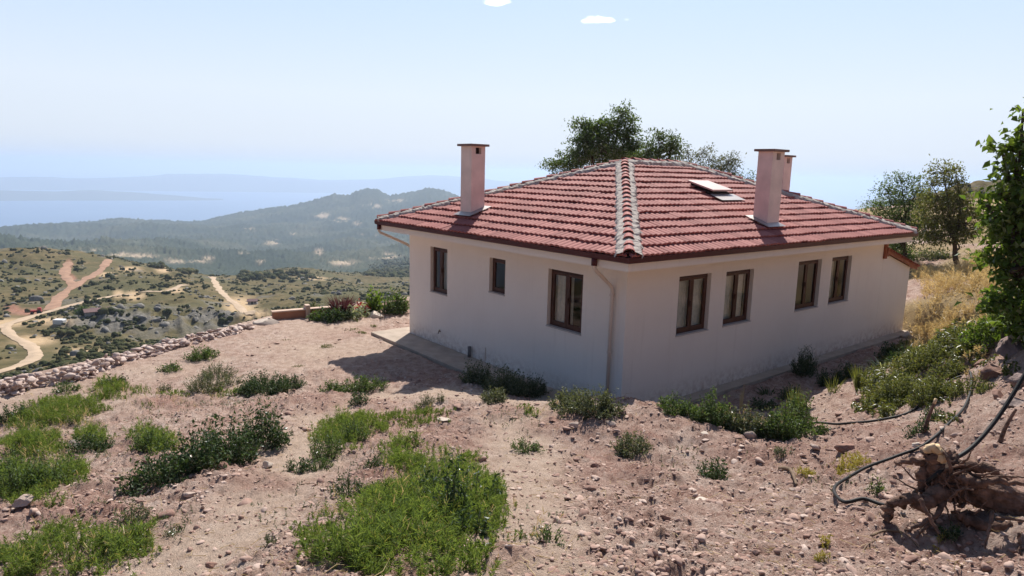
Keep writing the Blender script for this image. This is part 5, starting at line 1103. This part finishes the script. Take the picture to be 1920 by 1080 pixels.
# ==================================================================== UPROOTED STUMP, PIPES, TWIGS
m_root = simple('root_wood', (.155, .092, .066), .95, .6, 16, .04)
m_rootpale = simple('broken_wood', (.62, .45, .27), .85, .15, 10, .01)
m_hose = simple('black_pipe', (.020, .019, .019), .6, .35, 9, 0, .2)
SD = float(np.hypot(*ray_ground(1760, 985)[:2]))
def sp(u, v, dd=0): return at_dist(u, v, SD + dd)
c = sp(1850, 925, .12); st = tag(empty('uprooted_stump', c), 'uprooted tree stump with tangled roots lying at the right edge', 'stump')
V, F = ico(5); V = V.copy(); s_ = px_scale(c); ax = unit(np.array([sp(1935, 955, .25) - sp(1770, 905, 0)]))[0]; z_ = np.array([0, 0, 1.]); b_ = np.cross(ax, z_); b_ /= np.linalg.norm(b_); u_ = np.cross(b_, ax)
n3 = noise3(V, 1.6, 3) * .35 + noise3(V, 4.5, 4) * .16 + noise3(V, 11, 6) * .10 + .05 * np.abs(noise3(V * [1, 4, 4], 7, 7)); V = V * (1 + n3)[:, None]; V = V[:, :1] * ax * 80 * s_ + V[:, 1:2] * b_ * 34 * s_ + V[:, 2:] * u_ * 27 * s_
link('trunk_butt', np_mesh('trunk_butt', V, F, True), m_root, st)
c2 = sp(1765, 890, .02) - c; V, F = ico(5); n3 = noise3(V, 2.0, 8) * .5 + noise3(V, 6, 9) * .3 + noise3(V, 15, 10) * .12; V = V * (1 + n3)[:, None] * [42 * s_, 34 * s_, 46 * s_] + c2; link('root_mass', np_mesh('root_mass', V, F, True), m_root, st)
def rootp(pts, r0, r1, m=None, name='root'):
    P = spline([sp(*p) - c for p in pts], 18); P += np.random.default_rng(int(pts[0][0])).normal(0, r0 * .22, P.shape); b = MB(); b.tube(P, np.linspace(r0, r1, 18), 7); return b.build(name, m or m_root, st, True)
rootp([(1775, 905, 0), (1762, 880, -.05), (1752, 855, -.08), (1742, 842, -.1)], .085, .05)
rootp([(1768, 876, -.07), (1763, 854, -.1), (1754, 840, -.13), (1738, 839, -.15)], .042, .026, m_rootpale, 'broken_branch')
rootp([(1780, 900, -.1), (1782, 875, -.14), (1774, 855, -.14), (1768, 845, -.1)], .014, .008)
rootp([(1760, 880, 0), (1735, 868, -.05), (1705, 864, -.1), (1678, 868, -.1)], .05, .012)
rootp([(1790, 880, .05), (1815, 872, 0), (1850, 880, -.05), (1890, 905, 0)], .06, .02)
rootp([(1800, 890, -.1), (1830, 905, -.15), (1870, 900, -.15), (1925, 912, -.1)], .045, .012)
rootp([(1770, 920, -.1), (1730, 940, -.2), (1690, 940, -.25), (1655, 955, -.28)], .075, .02)
rootp([(1670, 945, -.25), (1665, 965, -.28), (1664, 985, -.3)], .035, .025)
rootp([(1770, 940, -.15), (1755, 965, -.25), (1725, 985, -.3), (1695, 995, -.35)], .024, .008)
rootp([(1725, 935, -.35), (1738, 962, -.38), (1752, 985, -.4), (1762, 1003, -.42)], .016, .009)
rootp([(1740, 985, -.35), (1730, 995, -.38), (1718, 1008, -.4)], .012, .006)
rootp([(1778, 940, -.2), (1800, 918, -.25), (1825, 918, -.25)], .012, .006)
rootp([(1860, 960, -.2), (1856, 990, -.3), (1845, 1030, -.4)], .014, .005)
rootp([(1870, 972, -.15), (1895, 973, -.2), (1930, 978, -.2)], .012, .008)
rootp([(1910, 1000, -.3), (1912, 1020, -.35), (1912, 1038, -.4)], .012, .008)
rootp([(1800, 960, -.1), (1840, 985, -.15), (1890, 985, -.1), (1940, 1000, 0)], .05, .02)
rng2 = np.random.default_rng(88)
for k in range(36):
    u0, v0 = rng2.uniform(1740, 1830), rng2.uniform(875, 960); du, dv = rng2.normal(0, 46), rng2.normal(4, 34); rootp([(u0, v0, -.06), (u0 + du * .5 + rng2.normal(0, 8), v0 + dv * .5 + rng2.normal(0, 8), -.14), (u0 + du, v0 + dv, -.16)], .013, .003)
GP = 'black water pipes on the right hand bank'
def hose(pts, label, rad=.0155):
    P = []
    for p in pts:
        if len(p) == 2: q = ray_ground(*p); P.append([q[0], q[1], float(ground_full(q[:1], q[1:2])[0][0]) + rad + .03])
        else: P.append(at_dist(*p))
    Q = spline(P, 20 * len(P)); Q[:, 2] = np.convolve(np.pad(Q[:, 2], 14, mode='edge'), np.ones(29) / 29, 'valid'); b = MB(); b.tube(Q, rad, 9); return tag(b.build('water_pipe', m_hose, None, True), label, 'pipe', GP)
HG = float(np.hypot(*ray_ground(1620, 966)[:2]))
hose([(1945, 660, SD + .8), (1920, 703, SD + .7), (1880, 770, SD + .5), (1830, 835, SD + .25), (1788, 862, SD + .05), (1755, 884, SD - .15), (1712, 928, SD - .15 + (HG - SD + .15) * .4), (1665, 953, SD - .15 + (HG - SD + .15) * .75), (1620, 966), (1580, 968), (1561, 952), (1570, 930), (1615, 906), (1675, 884), (1722, 868), (1752, 848), (1780, 812), (1805, 775), (1818, 745), (1817, 722), (1808, 713), (1795, 714)], 'long black pipe looping through the stump and back up the bank')
hose([(1480, 822), (1525, 815), (1575, 814), (1620, 809), (1665, 795), (1705, 780), (1740, 758), (1775, 735), (1800, 722)], 'black pipe lying from the ditch bushes up into the bank weeds', .017)
GT2 = 'dead sticks and roots on the rubble'
def stick(pts, r0, r1, label, m=None, name='stick'):
    P = []
    for p in pts:
        q = ray_ground(p[0], p[1]); P.append([q[0], q[1], float(ground_full(q[:1], q[1:2])[0][0]) + r0 * .6 + (p[2] if len(p) > 2 else 0)])
    P = np.array(P); n = 8 * len(P); b = MB(); b.tube(spline(P, n), np.linspace(r0, r1, n), 7); return tag(b.build(name, m or m_twig, None, True), label, 'stick', GT2)
stick([(1632, 1016), (1655, 1007), (1690, 1006), (1722, 1012), (1748, 1022), (1790, 1030), (1830, 1040), (1880, 1046), (1925, 1044)], .010, .006, 'long thin root lying along the rubble below the stump')
stick([(1610, 1058), (1622, 1038), (1640, 1020)], .006, .004, 'thin pale twig left of the long root')
stick([(1462, 890), (1480, 905), (1492, 925)], .03, .012, 'short broken piece of wood on the clods left of the yellow weeds')
stick([(565, 918), (590, 914)], .008, .004, 'small curved twig on the tan track')
stick([(1155, 935), (1190, 945)], .012, .006, 'dark twig in the open rubble at lower centre')
def stub(u, v, du, h, r0, label, tip=None):
    q = ray_ground(u, v); s = px_scale(q); z = float(ground_full(q[:1], q[1:2])[0][0]); side = rt * du * s; P = spline([[q[0], q[1], z - .03], [q[0] + side[0] * .4, q[1] + side[1] * .4, z + h * s * .5], [q[0] + side[0], q[1] + side[1], z + h * s]], 12)
    b = MB(); b.tube(P, np.linspace(r0, r0 * .6, 12), 8); o = b.build('root_stub', m_root, None, True); tag(o, label, 'root stub', GT2)
    if tip: b = MB(); b.tube([P[-2], P[-1] + (P[-1] - P[-2]) * .6], [r0 * .75, r0 * .7], 8); b.build('broken_tip', m_rootpale, o, True)
stub(1728, 838, 14, 64, .024, 'upright root stub with a pale broken tip on the bank', True)
stub(1870, 850, 22, 66, .022, 'dark upright root stub at the right below the pipe')

# ==================================================================== CLOUDS
m_cloud, nt, out = mat('cloud_white')
v = N(nt, 'ShaderNodeVolumePrincipled'); v.inputs['Color'].default_value = (1, 1, 1, 1); v.inputs['Density'].default_value = .0055; v.inputs['Anisotropy'].default_value = .72; dn = ramp(nt, noise(nt, .009, 4, .6), [(.42, (0, 0, 0)), (.66, (.012, .012, .012))]); nt.links.new(dn, v.inputs['Density']); nt.links.new(v.outputs[0], out.inputs['Volume'])
def cloud(blobs, label, d=11000):
    c = at_dist(*blobs[0][:2], d); vs = bmesh.new(); r = np.random.default_rng(int(blobs[0][0])); V0, F0 = ico(3); b = MB()
    for (u, v_, a, h) in blobs:
        q = at_dist(u, v_, d + r.uniform(-120, 120)); s = px_scale(q); W = V0 * (1 + .35 * noise3(V0, 1.8, int(u))[:, None]) * [a * s, a * s, h * s] + (q - c); b.add(W, F0)
    o = b.build('cloud', m_cloud, None, True); o.location = c; md = o.modifiers.new('join', 'REMESH'); md.mode = 'VOXEL'; md.voxel_size = 9; return tag(o, label, 'cloud', 'small clouds at the top of the sky')
cloud([(928, 4, 22, 6), (916, 2, 12, 6), (946, 3, 14, 4), (935, 8, 14, 3)], 'small white cloud cut by the top edge of the picture')
cloud([(1118, 37, 24, 5), (1100, 40, 12, 4), (1140, 38, 13, 5), (1112, 33, 14, 3)], 'small flat white cloud right of the one at the top edge')
cloud([(1173, 37, 4, 3), (1177, 37, 3, 2)], 'tiny white cloud puff right of the flat cloud')

# dry straw and twig litter
r = np.random.default_rng(601); n = 3200; a = r.uniform(R_(-40), R_(40), n); d = np.exp(r.uniform(math.log(2.4), math.log(20), n)); x, y = np.sin(a) * d, np.cos(a) * d; ok, pad = clear_of_house(x, y); k = ok & ~pad & (brink_side(x, y) < -.5) & (fbm(x, y, .7, 3, 251) > -.2); x, y = x[k], y[k]
P = np.stack([x, y, ground_full(x, y)[0] + .012], 1); th = r.uniform(0, 6.28, len(x)); D = np.stack([np.cos(th), np.sin(th), r.normal(.02, .12, len(x))], 1); L = .07 * np.exp(r.normal(0, .5, len(x)))
tag(link('dry_litter', tubes_mesh('dry_litter', P, P + D * L[:, None], .0028, .0014, .1, 602, 3), LM['straw']), 'scattered dry stems and twigs on the earth', 'litter', kind='stuff')
